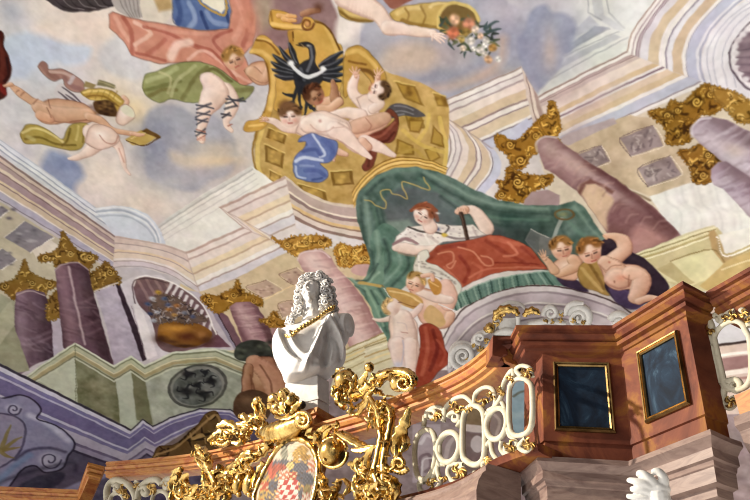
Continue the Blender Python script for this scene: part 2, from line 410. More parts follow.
def leaf_gold(pts, n, lo, mid, hi, size=9, seed=1, dark=.5, vol=(), tips=True):
    """painted gilded foliage: acanthus clumps, volutes and sparkle inside an outline"""
    r = np.random.RandomState(seed); q = np.asarray(pts, float); ed = dens(smooth(q, True), True, size * .8); ce = q.mean(0)
    lo, hi = np.array(lo) * .8, np.clip(np.array(hi) * 1.1, 0, 255)
    for i, e in enumerate(ed if tips else []):                      # curling leaf tips that break the outline
        o = (e - ce) / max(np.hypot(*(e - ce)), 1e-6); a = math.atan2(o[1], o[0]) + (.7 if i % 2 else -.7); s = size * (.55 + .35 * r.rand()); tip = e + s * .8 * np.array([math.cos(a), math.sin(a)])
        line([e - o * s * .5, e + o * s * .25, tip], [s * .9, s * .75, s * .3], np.array(mid) * .62, 1, own=True); line([e - o * s * .5, e + o * s * .2, e + .7 * (tip - e)], [s * .6, s * .45, s * .2], np.array(mid) * (1.05 if i % 3 else 1.25), 1)
    poly(pts, np.array(mid) * .92, curve=True, soft=.8)
    with clip(pts, True):
        x0, y0 = q.min(0); x1, y1 = q.max(0)
        for i in range(n):
            x, y = x0 + (x1 - x0) * r.rand(), y0 + (y1 - y0) * r.rand(); a = r.rand() * 6.28; s = size * (.6 + .8 * r.rand())
            k = r.rand() < dark; line([(x, y), (x + s * math.cos(a), y + s * math.sin(a)), (x + s * 1.5 * math.cos(a + .8), y + s * 1.5 * math.sin(a + .8))], [s * .5, s * .36, s * .12], lo if k else hi, .85)
            if not k: line([(x + s * .2, y + s * .25), (x + s * (math.cos(a) + .2), y + s * (math.sin(a) + .25))], s * .16, lo, .8)
        for (x, y, s) in vol:
            blob(x, y, s * 1.1, s * 1.1, lo, .9, 0, 6)
            line([(x + s * (1 - k / 14) * math.cos(k * .75), y + s * (1 - k / 14) * math.sin(k * .75)) for k in range(13)], s * .28, hi, .95)
        line(list(q) + [q[0]], size * .35, lo, .5)


GL, GM, GH2 = (92, 62, 18), (150, 112, 44), (206, 170, 86)
part('painted_capital', 'dark gold painted capital on the left column'); leaf_gold([(-10, 168), (50, 150), (75, 120), (92, 78), (112, 118), (150, 142), (208, 160), (196, 178), (168, 190), (165, 206), (110, 190), (62, 200), (52, 216), (30, 200)], 60, GL, GM, GH2, 13, 2, .45, [(18, 170, 14), (185, 165, 14), (120, 160, 12)])
part('painted_column', 'dark mauve painted marble column at far left')


def column(pts, ax, w, lo, mid, hi, tex=9, seed=0, hl=.35, curve=False, streak=None):
    poly(pts, mid, curve=curve, soft=.8)
    with clip(pts, curve):
        a, b = np.array(ax[0], float), np.array(ax[-1], float); n = np.array([-(b - a)[1], (b - a)[0]]); n /= np.linalg.norm(n)
        if n[0] < 0: n = -n
        for f, c, al in [(-.5, lo, .75), (.5, lo, .95), (.34, lo, .6), (-hl, hi, .55), (-hl + .12, hi, .4)]:
            line([tuple(np.array(p) + n * w * f) for p in ax], w * .24, c, al, soft=w * T[2] * .16)
        r = np.random.RandomState(seed)
        for i in range(26):
            t = r.rand(); p = a + (b - a) * t + n * w * (r.rand() - .5); c = hi if r.rand() > .5 else lo
            d = n * w * .22 * (r.rand() + .3) + (b - a) / np.linalg.norm(b - a) * w * .1
            line([p - d, p + d * .2 + (r.rand(2) - .5) * w * .1, p + d], w * .07, c, .28, soft=1.2)
        if streak is not None: line(streak, w * .06, (226, 206, 206), .6, soft=1.2)


column([(60, 197), (110, 182), (166, 196), (186, 240), (200, 436), (120, 470), (50, 520), (46, 380)], [(115, 190), (125, 480)], 140, (74, 54, 66), (112, 88, 102), (156, 132, 148), seed=3)
for y in (350, 370): line([(50, y + 10), (110, y + 20), (190, y - 10)], 10, (188, 164, 184), .35, soft=3)
line([(62, 205), (110, 190), (168, 208)], 6, (190, 170, 170), .8)
part('painted_capital', 'dark gold painted capital on the taller dark column'); leaf_gold([(150, 60), (200, 45), (222, 20), (236, -28), (260, 10), (290, 40), (356, 58), (350, 80), (322, 112), (268, 84), (212, 98), (198, 76), (160, 78)], 60, GL, GM, (222, 186, 98), 13, 5, .4, [(170, 66, 14), (335, 66, 14), (262, 50, 12)])
leaf_gold([(175, 240), (215, 190), (226, 280), (180, 296)], 16, GL, GM, GH2, 11, 6)
leaf_gold([(332, 132), (380, 98), (394, 84), (430, 118), (446, 160), (400, 168), (352, 188), (338, 170)], 40, GL, (140, 104, 42), GH2, 12, 7, .45, [(410, 120, 14)])
line([(352, 190), (440, 160)], 6, (216, 206, 200), .9)
part('painted_column', 'taller dark mauve painted column second from left')
column([(204, 108), (228, 90), (290, 84), (328, 110), (352, 210), (420, 450), (424, 470), (330, 430), (262, 420), (238, 400)], [(265, 95), (330, 460)], 150, (70, 48, 58), (108, 80, 92), (160, 126, 138), seed=4, streak=[(255, 100), (280, 220), (315, 390)])
for p in [[(240, 220), (290, 235), (350, 215)], [(250, 330), (310, 355), (375, 330)], [(255, 295), (300, 320), (370, 300)]]: line(p, 9, (176, 140, 150), .3, soft=3)
line([(204, 112), (230, 92), (290, 86), (328, 112)], 7, (170, 150, 156), .8)
plain()
# ---------------- centre-left hall behind the bust
tile(180, 240)
poly([(0, 160), (70, 195), (200, 150), (330, 80), (420, 35), (620, 30), (746, 30), (746, 400), (200, 440), (0, 420)], (210, 186, 148))
poly([(0, 180), (70, 195), (100, 230), (210, 410), (100, 420), (0, 400)], (190, 178, 188), own=False)
poly([(100, 240), (122, 230), (215, 390), (205, 410)], (150, 140, 160), own=False); poly([(130, 252), (180, 285), (240, 400), (215, 405)], (120, 86, 98), own=False); line([(126, 246), (214, 404)], 5, (70, 50, 60), .9, False)
poly([(90, 280), (120, 330), (190, 400), (60, 400), (110, 340)], (118, 78, 92), own=False)
for q in [[(245, 176), (325, 148), (386, 188), (310, 216)], [(370, 130), (440, 104), (482, 142), (432, 172)], [(364, 240), (420, 226), (432, 262), (384, 292)]]:
    poly(q, (190, 160, 138), own=False); line([q[3], q[0], q[1]], 3, (136, 104, 84), .8, False); line([q[1], q[2], q[3]], 3, (232, 212, 180), .8, False); q = np.array(q, float); m = q.mean(0)
    for _ in range(16): r = m + (rng.rand(2) - .5) * (70, 40); blob(r[0], r[1], 6, 4, (216, 190, 168) if rng.rand() > .5 else (140, 108, 96), .7)
line([(300, 230), (420, 170), (440, 175)], 5, (232, 204, 150), .8, False)
part('painted_capital', 'gold painted capital left of the white bust')
leaf_gold([(82, 222), (100, 205), (140, 212), (170, 198), (205, 180), (216, 152), (238, 196), (262, 205), (298, 218), (306, 236), (288, 244), (230, 232), (190, 240), (170, 262), (130, 268)], 60, (98, 62, 14), (176, 124, 40), (222, 172, 72), 14, 41, .42, [(110, 225, 13), (275, 225, 12), (200, 205, 12)])
part('painted_column', 'mauve pink painted column left of the white bust')
column([(185, 250), (210, 232), (262, 230), (290, 250), (320, 300), (356, 380), (250, 420), (232, 380), (205, 300)], [(235, 245), (310, 400)], 100, (112, 74, 82), (164, 122, 128), (206, 170, 168), seed=15, hl=.2)
for k in range(9): line([(215 + k * 9, 262 + k * 14), (245 + k * 9, 258 + k * 14), (275 + k * 8, 254 + k * 14)], 5, [(206, 172, 168), (128, 86, 94)][k % 2], .45, soft=1.5)
poly([(290, 300), (340, 330), (360, 380), (320, 440), (240, 430), (250, 400), (330, 380)], (98, 66, 68), own=False, soft=3, a=.8)
part('painted_capital', 'small gold capital half behind the bust'); leaf_gold([(298, 300), (330, 290), (352, 268), (380, 300), (410, 300), (400, 330), (360, 330), (330, 316)], 30, (98, 62, 14), (180, 126, 42), (226, 176, 76), 12, 42, .42)
plain(); poly([(340, 330), (400, 325), (400, 380), (350, 370)], (176, 134, 134), own=False)
part('painted_capital', 'gold painted capital above the pink column')
leaf_gold([(345, -10), (380, 6), (430, -14), (520, -14), (556, 4), (548, 24), (500, 30), (462, 44), (440, 56), (410, 44), (380, 22)], 50, (120, 78, 20), (200, 144, 54), (236, 188, 92), 14, 43, .4, [(400, 18, 12), (525, 10, 12), (470, 10, 12)])
part('painted_capital', 'gold painted capital right of the pink column')
leaf_gold([(578, 40), (600, 18), (640, 30), (690, 20), (722, 34), (718, 84), (680, 92), (640, 98), (600, 96), (590, 70)], 50, (130, 80, 20), (206, 146, 54), (240, 190, 92), 14, 44, .4, [(615, 80, 12), (690, 70, 13)])
part('painted_column', 'pale pink painted marble column behind the bust')
column([(438, 72), (446, 44), (480, 34), (530, 36), (562, 62), (590, 110), (640, 160), (680, 210), (746, 330), (800, 420), (640, 420), (600, 330), (500, 160), (460, 110)], [(500, 60), (590, 180), (700, 400)], 130, (164, 116, 116), (212, 172, 166), (232, 206, 198), seed=16, hl=.15)
for k in range(16): line([(520 + k * 12, 120 + k * 17), (560 + k * 12, 108 + k * 17), (600 + k * 10, 104 + k * 17)], 5, [(234, 210, 200), (184, 136, 134)][k % 2], .4, soft=1.6)
line([(440, 76), (446, 50), (480, 40), (530, 42), (560, 66)], 6, (226, 200, 196), .8)
plain()
poly([(640, 120), (650, 98), (680, 90), (710, 96), (710, 130), (670, 135)], (206, 164, 158), own=False, curve=True)
# ledge behind the bust, left part green, right part cream and gold
poly([(0, 418), (100, 404), (160, 410), (230, 430), (230, 520), (0, 520)], (156, 164, 142), own=False)
for k, w, c in [(0, 5, (200, 206, 184)), (8, 4, (124, 130, 106)), (20, 6, (184, 188, 160)), (30, 4, (130, 130, 108)), (40, 5, (186, 190, 168))]: line([(0, 418 + k), (100, 405 + k), (170, 410 + k), (230, 425 + k)], w, c, .8)
poly([(600, 420), (640, 398), (746, 350), (840, 320), (900, 420), (860, 600), (560, 560)], (214, 202, 162))
for k, w, c in [(0, 6, (160, 140, 92)), (8, 8, (228, 220, 190)), (20, 5, (176, 150, 92)), (32, 9, (226, 204, 146)), (46, 5, (168, 140, 86)), (58, 10, (226, 216, 180)), (76, 6, (180, 160, 112)), (100, 12, (224, 214, 178))]: line([(600, 416 + k), (746, 352 + k), (850, 312 + k)], w, c, .9, False)
tile(*Q4)
poly([(-20, 195), (30, 180), (60, 260), (-20, 280)], (214, 204, 168), own=False)
for k, w, c in [(0, 4, (160, 144, 100)), (8, 5, (230, 222, 192)), (18, 4, (190, 160, 100)), (28, 5, (226, 206, 150)), (40, 4, (176, 156, 108)), (60, 4, (190, 176, 130))]: line([(-20, 196 + k), (60, 165 + k)], w, c, .9, False)

# niche with a flower urn
tile(0, 240)
part('painted_niche', 'painted shell niche')
NI = [(497, 170), (515, 142), (560, 138), (640, 158), (720, 205), (770, 265), (800, 330), (806, 350), (740, 400), (640, 420), (590, 395), (565, 300), (520, 240)]
poly(NI, (120, 92, 96), curve=True)
with clip(NI, True):
    for i, (x, y) in enumerate([(515, 150), (545, 145), (580, 148), (615, 155)]): line([(x, y), (x + 40, y + 70)], 12, (150, 120, 118), .8)
    blob(720, 340, 60, 90, (150, 118, 128), .8); blob(560, 300, 40, 60, (90, 66, 70), .8)
    for i in range(9):
        t = i / 8; x, y = 628 + 150 * t, 172 + 130 * t + 20 * t * t; line([(x + 14, y - 16), (x - 12 + 10 * t, y + 32)], [13, 9], (216, 208, 210), .95)
        line([(x + 22, y - 8), (x - 2 + 10 * t, y + 38)], 3, (96, 80, 92), .7)
line([(497, 170), (515, 140), (560, 137), (640, 158), (720, 205), (770, 265), (806, 350)], 7, (236, 230, 228), .9)
line([(506, 235), (494, 172), (512, 148), (560, 145), (620, 160)], 5, (80, 62, 66), .8)
part('painted_urn', 'golden brown urn of blue and white flowers'); UR = [(590, 330), (610, 300), (680, 295), (760, 320), (790, 350), (760, 385), (690, 402), (620, 385), (590, 365)]
poly(UR, (142, 92, 34), curve=True)
for b in [(660, 330, 50, 18, (214, 148, 54), .8), (620, 350, 24, 20, (190, 124, 44), .8), (700, 360, 40, 24, (92, 44, 26), .8), (640, 380, 30, 10, (70, 40, 24), .7), (600, 370, 30, 24, (66, 36, 20), .8), (770, 370, 30, 30, (70, 38, 22), .8), (690, 395, 60, 10, (52, 28, 18), .8), (690, 310, 50, 8, (104, 62, 26), .8), (750, 350, 20, 20, (176, 120, 60), .7)]: blob(*b)
leaf_gold([(560, 270), (570, 220), (600, 205), (660, 215), (730, 265), (770, 300), (700, 310), (640, 300), (590, 310)], 70, (70, 58, 66), (120, 96, 84), (160, 150, 150), 12, 9)
for x, y, c in [(590, 195, (226, 178, 60)), (570, 218, (220, 222, 232)), (612, 218, (96, 116, 160)), (552, 238, (86, 106, 150)), (585, 268, (214, 218, 230)), (572, 300, (206, 212, 226)), (690, 270, (150, 156, 176)), (630, 260, (190, 120, 50)), (660, 245, (200, 130, 70)), (625, 240, (90, 100, 140)), (720, 285, (100, 110, 150)), (650, 280, (220, 160, 80)), (560, 275, (60, 76, 120))]: blob(x, y, 13, 10, np.array(c) * .88, .9, 0, 3); blob(x + 3, y + 2, 4, 3, np.array(c) * .5, .8)
plain()
# green-grey painted attic in front
tile(*Q3)
poly([(-40, 160), (20, 130), (60, 240), (-40, 260)], (150, 150, 124)); poly([(-20, 150), (24, 100), (30, 150), (0, 190)], (176, 174, 148))
AT = [(54, 250), (150, 186), (228, 232), (262, 212), (290, 232), (345, 205), (430, 198), (490, 222), (520, 300), (500, 350), (300, 370), (100, 320)]
poly(AT, (160, 164, 142))
poly([(60, 250), (150, 215), (156, 310)], (184, 188, 166)); poly([(150, 215), (232, 262), (242, 360), (156, 310)], (122, 122, 92), tex=6); poly([(232, 262), (262, 238), (274, 360), (242, 360)], (176, 182, 162)); poly([(262, 238), (290, 262), (306, 350), (274, 340)], (116, 116, 86))
poly([(290, 262), (345, 236), (430, 226), (495, 245), (520, 310), (500, 350), (310, 352)], (152, 158, 140), (172, 176, 160), tex=5)
for k, w, c in [(0, 4, (206, 210, 188)), (4, 3, (120, 124, 96)), (9, 6, (178, 180, 150)), (15, 3, (206, 198, 160)), (20, 6, (164, 150, 108)), (26, 2, (110, 108, 82)), (30, 3, (190, 194, 172))]:
    line([(56, 252 + k * .7), (150, 187 + k), (228, 233 + k), (262, 213 + k), (290, 233 + k), (345, 206 + k), (430, 199 + k), (492, 224 + k)], w * 1.3, c, .95, curve=False)
line([(150, 187), (152, 310)], 2, (100, 100, 76), .6, False)
part('painted_medallion', 'round grey painted medallion with dark figures'); MED = [(395 + 60 * math.cos(t), 272 + 44 * math.sin(t) - 6 * math.cos(t)) for t in np.linspace(0, 6.28, 24)[:-1]]
poly(MED, (84, 86, 80)); poly([(395 + (x - 395) * .9, 272 + (y - 272) * .9) for x, y in MED], (128, 130, 122)); poly([(395 + (x - 395) * .82, 274 + (y - 272) * .8) for x, y in MED], (98, 102, 98), tex=8)
for x, y, s in [(375, 248, 13), (372, 282, 15), (408, 288, 15), (422, 262, 12), (395, 270, 10), (410, 245, 8)]:
    blob(x, y, s, s * .8, (38, 38, 40), .9, 20, 4); blob(x + 5, y - 8, s * .5, s * .3, (150, 150, 144), .6)
    for k in range(3): a = k * 1.9 + x; line([(x, y), (x + s * 1.1 * math.cos(a), y + s * .9 * math.sin(a)), (x + s * 1.3 * math.cos(a + .6), y + s * math.sin(a + .6))], [8, 4, 2], (40, 42, 46), .85)
plain()
# lavender entablature bottom left
A5 = [(-60, 195), (0, 226), (262, 358), (286, 338), (306, 352), (340, 334), (400, 316), (460, 318), (500, 340)]
B5 = [(-60, 330), (0, 352), (250, 440), (292, 410), (312, 420), (345, 400), (400, 372), (450, 372), (490, 390)]
poly([(-60, 195), (0, 226), (262, 358), (306, 352), (400, 316), (500, 340), (560, 420), (400, 520), (-60, 540)], (104, 92, 116), (84, 78, 104), (100, 300, 100, 500), tex=5)
poly([(-80, 330), (0, 352), (240, 436), (150, 520), (-80, 520)], (92, 84, 108), own=False)
bands(A5, B5, [(0, .05, (64, 58, 72)), (.05, .13, (196, 192, 210)), (.13, .2, (120, 114, 160)), (.2, .24, (176, 172, 200)), (.24, .5, (112, 104, 148)), (.5, .55, (186, 184, 206)), (.55, .62, (120, 114, 158)), (.62, .8, (172, 166, 186)), (.8, .85, (110, 100, 130)), (.85, .95, (150, 142, 168)), (.95, 1, (70, 62, 84))])
poly([(120, 480), (240, 430), (360, 400), (330, 420), (200, 460), (140, 500)], (140, 136, 170), own=False, soft=2)
poly([(300, 420), (312, 400), (345, 380), (400, 345), (440, 345), (470, 380), (500, 420), (440, 440), (320, 440)], (128, 112, 108), own=False)
part('painted_ornament', 'brown painted shell and leaf ornament'); SH = [(306, 408), (318, 392), (350, 388), (380, 362), (396, 348), (410, 328), (432, 322), (445, 340), (470, 346), (500, 380), (470, 410), (380, 420), (310, 424)]
leaf_gold(SH, 40, (58, 40, 20), (112, 84, 46), (160, 128, 78), 13, 12, .6, (), False)
line([(312, 408), (350, 396), (392, 362), (430, 330), (440, 350), (420, 376), (430, 392)], 6, (168, 134, 84), .8)
plain()
# scroll console with an eagle shield, far lower left
part('painted_scroll_console', 'lilac grey painted scroll bracket')
SC1 = [(-40, 305), (10, 298), (40, 292), (64, 300), (80, 318), (72, 338), (110, 352), (138, 372), (148, 392), (134, 412), (122, 436), (92, 444), (70, 430), (40, 440), (10, 480), (-40, 490)]
line(SC1, 9, (52, 46, 66), .9); poly(SC1, (136, 134, 166), curve=True)
with clip(SC1, True):
    line([(60, 330), (100, 350), (136, 380)], 16, (186, 184, 206), .8, soft=3); line([(30, 420), (60, 400), (100, 396), (130, 404)], 8, (72, 68, 96), .8, soft=2)
    for x, y, s in [(100, 420, 22), (28, 318, 15)]:
        blob(x, y, s * 1.2, s * 1.1, (166, 164, 190), 1, 0, 6); line([(x + s * (1 - k / 13) * math.cos(k * .8), y + s * .9 * (1 - k / 13) * math.sin(k * .8)) for k in range(12)], 4, (70, 64, 92), .9)
    line([(-10, 470), (20, 440), (60, 410)], 14, (110, 132, 170), .8, soft=3)
part('painted_shield', 'lilac painted shield with a gold bird')
poly([(-40, 330), (10, 326), (44, 340), (52, 362), (40, 400), (14, 430), (-40, 445)], (142, 134, 160), curve=True); line([(-10, 326), (30, 332), (50, 352), (48, 382), (30, 416), (-10, 440)], 5, (82, 76, 104), .9)
for q in [[(2, 400), (12, 372), (22, 350)], [(4, 402), (22, 386), (44, 374)], [(2, 402), (20, 398), (40, 394)], [(0, 404), (14, 412), (28, 416)]]: line(q, [10, 8, 3], (132, 116, 70), .9)
plain()
line([(-10, 470), (40, 450), (140, 425), (150, 440)], 8, (48, 44, 62), .6, soft=4)
poly([(40, 470), (90, 448), (130, 446), (110, 474), (50, 484)], (66, 62, 84), own=False, soft=2, curve=True)
# ------------------------------------------------------------------ fresco: right-hand hall, columns, canopy
tile(*Q2)
# wall behind right columns
poly([(420, 272), (540, 224), (662, 170), (760, 200), (800, 300), (800, 520), (420, 520), (360, 420), (330, 320)], (208, 192, 170))
tile(550, 120)
poly([(0, 130), (60, 60), (180, 20), (300, -20), (420, 5), (450, 60), (470, 90), (540, 130), (560, 180), (520, 232), (372, 285), (240, 225), (120, 150)], (196, 174, 144), tex=4)
poly([(20, 80), (60, 55), (240, -10), (250, 10), (70, 95)], (178, 160, 160), own=False)
for q in [[(260, 66), (384, 20), (424, 95), (302, 136)], [(330, 180), (450, 134), (490, 205), (366, 250)], [(98, 132), (192, 95), (224, 155), (168, 180)]]:
    poly(q, (150, 132, 132), tex=5, own=False); line([q[1], q[2], q[3]], 3, (228, 212, 192), .8, False); line([q[3], q[0], q[1]], 3, (112, 92, 92), .7, False)
    q = np.array(q, float); m = q.mean(0)
    with clip(m + (q - m) * .8):
        for _ in range(26): r = m + (rng.rand(2) - .5) * (120, 90); line([r, r + (rng.rand(2) - .5) * 26, r + (rng.rand(2) - .5) * 34], 5, (188, 172, 168) if rng.rand() > .45 else (112, 96, 100), .7)
poly([(372, 285), (520, 236), (600, 222), (680, 270), (746, 350), (800, 420), (800, 520), (640, 520), (612, 392), (490, 432), (440, 390)], (222, 220, 214), own=False)
with clip([(372, 285), (520, 236), (600, 222), (680, 270), (746, 350), (800, 420), (800, 520), (640, 520), (612, 392), (490, 432), (440, 390)]):
    for k in range(16): line([(420 + k * 22, 240), (440 + k * 22, 300 + k * 3), (490 + k * 24, 350), (480 + k * 26, 470)], 3 + k % 3 * 2, [(196, 194, 190), (232, 230, 224), (208, 204, 200)][k % 3], .6, soft=2)
line([(236, 215), (270, 235), (300, 262), (376, 300)], 7, (120, 96, 72), .7)
line([(240, 212), (262, 224), (280, 236)], 8, (196, 172, 140), .7)
# attic of the right wall
poly([(300, 500), (330, 488), (460, 438), (606, 392), (660, 490), (800, 440), (800, 640), (300, 640)], (206, 196, 154))
tile(550, 240)
poly([(330, 50), (620, -48), (700, 40), (746, 80), (746, 220), (340, 140)], (200, 186, 138))
for k, c, w in [(0, (226, 218, 178), 8), (8, (150, 134, 84), 4), (14, (222, 212, 170), 8), (24, (180, 160, 104), 6), (32, (232, 224, 190), 6)]: line([(330, 48 + k), (612, -48 + k)], w, c, .9, False)
poly([(390, 120), (450, 78), (604, 34), (664, 112), (530, 170), (420, 150)], (216, 206, 158)); poly([(604, 34), (664, 112), (700, 90), (640, 10), (610, -40), (590, -30)], (184, 152, 100)); line([(450, 78), (604, 34), (664, 112)], 5, (140, 116, 66), .7, False)
poly([(400, 110), (450, 80), (540, 160), (500, 175)], (188, 172, 122))
poly([(626, -20), (656, 56), (800, 2), (800, -60)], (226, 222, 212)); 
for k, c in [(0, (190, 170, 120)), (8, (240, 236, 226)), (16, (176, 150, 104))]: line([(622, -20 + k), (656, 52 + k), (800, k - 6)], 6, c, .9, False)
poly([(660, 75), (800, 20), (800, 160), (600, 200), (560, 170)], (196, 168, 108)); line([(640, 110), (760, 70)], 8, (222, 204, 156), .8, False)

# right capitals and columns
tile(550, 0)
part('painted_capital', 'gold painted capital on the far right column')
leaf_gold([(370, 425), (400, 410), (440, 405), (455, 380), (500, 385), (540, 345), (575, 320), (620, 330), (650, 380), (610, 420), (560, 425), (530, 470), (515, 520), (460, 520), (430, 470)], 60, (96, 62, 16), (164, 116, 38), (212, 168, 76), 15, 21, .45, [(440, 430, 16), (548, 378, 18), (480, 410, 12), (600, 350, 14)])
leaf_gold([(600, 325), (660, 340), (720, 365), (770, 410), (760, 450), (700, 450), (655, 400), (620, 370)], 40, (110, 76, 24), (176, 132, 54), (214, 176, 96), 14, 22, .45)
tile(550, 120)
leaf_gold([(410, 0), (450, -6), (500, -4), (530, 10), (520, 70), (480, 88), (440, 82), (436, 40)], 30, (96, 62, 16), (160, 114, 38), (208, 164, 74), 14, 23, .45)
part('painted_capital', 'small gold painted capital low on the right wall'); leaf_gold([(485, 122), (530, 110), (570, 92), (620, 125), (645, 150), (612, 185), (596, 228), (540, 228), (524, 176)], 44, (92, 60, 16), (160, 112, 38), (212, 168, 78), 14, 24, .45, [(575, 205, 14), (590, 130, 12)])
part('painted_column', 'lilac painted marble column at the far right'); column([(522, 52), (530, 20), (560, -8), (600, -14), (660, 0), (800, 70), (800, 230), (746, 212), (640, 150), (560, 90)], [(560, 20), (780, 160)], 130, (130, 106, 116), (172, 154, 168), (206, 194, 206), seed=11)
blob(690, 110, 40, 20, (214, 190, 180), .6, 30); line([(528, 64), (526, 30), (556, 0), (600, -8)], 8, (214, 206, 214), .7)
part('painted_column', 'lilac painted marble column below the far right one'); column([(600, 214), (604, 180), (630, 155), (660, 152), (800, 250), (800, 400), (746, 362), (650, 258), (612, 240)], [(630, 200), (790, 330)], 110, (126, 100, 112), (166, 146, 160), (196, 182, 194), seed=12)
plain()
# great column beside the canopy
tile(360, 120)
part('painted_capital', 'upper gold capital beside the canopy')
leaf_gold([(508, 68), (530, 60), (560, 76), (590, 78), (630, 40), (670, 0), (690, -12), (700, 30), (742, 78), (738, 100), (690, 112), (640, 130), (615, 170), (575, 172), (556, 130), (520, 100)], 70, (104, 66, 16), (180, 126, 40), (226, 176, 76), 15, 31, .42, [(560, 92, 16), (600, 150, 18), (700, 62, 15), (655, 60, 12)])
part('painted_capital', 'lower gold capital beside the canopy')
leaf_gold([(516, 230), (545, 232), (550, 200), (560, 178), (600, 200), (660, 212), (712, 208), (704, 240), (640, 270), (612, 300), (560, 302), (512, 286), (530, 260)], 60, (104, 66, 16), (178, 124, 40), (226, 178, 80), 15, 32, .42, [(590, 232, 18), (530, 280, 13), (680, 225, 12)])
plain()
poly([(612, 300), (640, 270), (700, 262), (746, 280), (746, 330), (610, 318)], (166, 140, 142), own=False)
tile(550, 120)
leaf_gold([(-40, 10), (-10, -14), (0, -62), (14, -60), (30, -20), (32, 0), (34, 30), (20, 60), (-10, 60), (-30, 40)], 24, (104, 66, 16), (184, 130, 44), (226, 176, 76), 14, 33, .42)
part('painted_column', 'great mauve painted marble column right of the canopy')
CG = [(-42, 118), (-50, 80), (-20, 58), (20, 62), (60, 96), (130, 148), (250, 222), (380, 318), (490, 428), (330, 492), (300, 500), (225, 440), (165, 350), (100, 268), (20, 205), (-20, 180)]
column(CG, [(-20, 110), (120, 210), (260, 330), (400, 470)], 140, (120, 82, 84), (160, 124, 124), (190, 160, 158), seed=14, hl=-.1)
with clip(CG):
    blob(60, 150, 90, 24, (190, 160, 150), .5, 36)
    poly([(104, 262), (125, 236), (170, 240), (205, 262), (238, 300), (220, 340), (212, 372), (214, 410), (180, 380), (140, 320)], (208, 176, 146), curve=True, soft=2, own=False); poly([(100, 276), (112, 242), (150, 222), (240, 262), (232, 276), (170, 240), (130, 244), (112, 284)], (130, 88, 80), own=False, soft=1.5)
    poly([(215, 400), (214, 350), (240, 310), (262, 300), (330, 330), (470, 420), (470, 500), (240, 470)], (126, 84, 84), own=False, soft=4, a=.75)
    poly([(300, 430), (318, 400), (350, 395), (400, 420), (430, 450), (320, 500), (290, 480)], (190, 140, 134), own=False, soft=5, curve=True, a=.85)
    line([(140, 160), (260, 240), (390, 340), (470, 420)], 22, (104, 62, 64), .6, soft=4)
    for _ in range(22): x = rng.rand() * 420; y = 130 + x * .72 + (rng.rand() - .3) * 90; line([(x, y), (x + 18, y - 26), (x + 44, y - 30)], 5, (200, 160, 150) if rng.rand() > .5 else (104, 66, 70), .35, soft=1.5)
line([(-46, 118), (-48, 82), (-18, 62), (24, 66)], 7, (206, 190, 184), .7)
plain()

# ---------------- gilded arch moulding and the green canopy
tile(360, 120)
ARO = [(-30, 270), (0, 225), (60, 170), (130, 140), (210, 140), (280, 155), (330, 178)]; ARI = [(-20, 330), (10, 268), (70, 210), (140, 182), (210, 176), (270, 186), (320, 206)]
bands(ARO, ARI, [(0, .1, (132, 92, 30)), (.1, .3, (222, 180, 92)), (.3, .4, (150, 106, 40)), (.4, .65, (232, 194, 110)), (.65, .75, (160, 116, 46)), (.75, 1, (206, 164, 80))], curve=True)
GR, GRD, GRL = (88, 114, 104), (58, 80, 74), (130, 156, 142)
part('painted_canopy', 'green painted canopy drapery')
CAN = [(-10, 380), (-14, 300), (0, 262), (60, 206), (130, 180), (210, 174), (290, 190), (360, 224), (430, 262), (520, 300), (620, 316), (740, 318), (800, 300), (840, 330), (900, 420), (980, 500), (980, 560), (700, 560), (300, 560), (100, 560), (40, 520)]
poly(CAN, GR, tex=6)
with clip(CAN):
    poly([(100, 380), (86, 330), (110, 280), (180, 250), (250, 262), (300, 268), (350, 300), (400, 320), (460, 360), (520, 400), (560, 470), (400, 470), (130, 450)], (96, 106, 108), curve=True, soft=4, own=False)
    poly([(100, 380), (180, 370), (230, 420), (130, 470), (90, 440)], (122, 142, 132), soft=3, own=False); blob(330, 310, 40, 40, (110, 130, 124), .7, 40); blob(150, 300, 50, 26, (66, 80, 80), .6); blob(420, 380, 60, 40, (92, 122, 112), .7)
    blob(600, 430, 120, 60, (52, 66, 64), .8); blob(560, 360, 90, 16, (44, 70, 64), .7, 12)
    for q, w, c in [([(240, 190), (330, 240), (430, 290), (540, 320), (700, 330)], 14, GRL), ([(230, 205), (320, 262), (430, 316), (540, 344), (720, 350)], 12, GRD), ([(220, 220), (300, 272), (400, 330), (520, 366), (700, 372)], 10, (96, 130, 114)),
                    ([(300, 285), (400, 350), (520, 392), (680, 398)], 10, GRD), ([(20, 260), (70, 215), (140, 190), (220, 186)], 12, (104, 138, 120)), ([(10, 300), (40, 260), (90, 222)], 9, GRD),
                    ([(20, 290), (30, 360), (40, 470)], 16, GRL), ([(50, 320), (70, 400), (90, 520)], 12, (92, 126, 108)), ([(4, 320), (10, 400), (20, 500)], 8, GRD), ([(80, 330), (96, 420), (120, 520)], 9, GRD), ([(64, 330), (76, 430), (70, 520)], 7, GRD),
                    ([(740, 330), (780, 380), (840, 440), (900, 520)], 14, (100, 134, 118)), ([(720, 340), (760, 420), (800, 500)], 10, GRD), ([(800, 320), (850, 390), (930, 480)], 10, GRL)]:
        line(q, w, c, .75, soft=2.2)
    line([(20, 300), (40, 302), (60, 318), (94, 330), (100, 312), (84, 290), (78, 268), (110, 262), (120, 276), (150, 282), (176, 296), (170, 270), (158, 250), (160, 230), (196, 240), (250, 262), (258, 250), (240, 228), (236, 214)], 5, (196, 168, 92), .8)
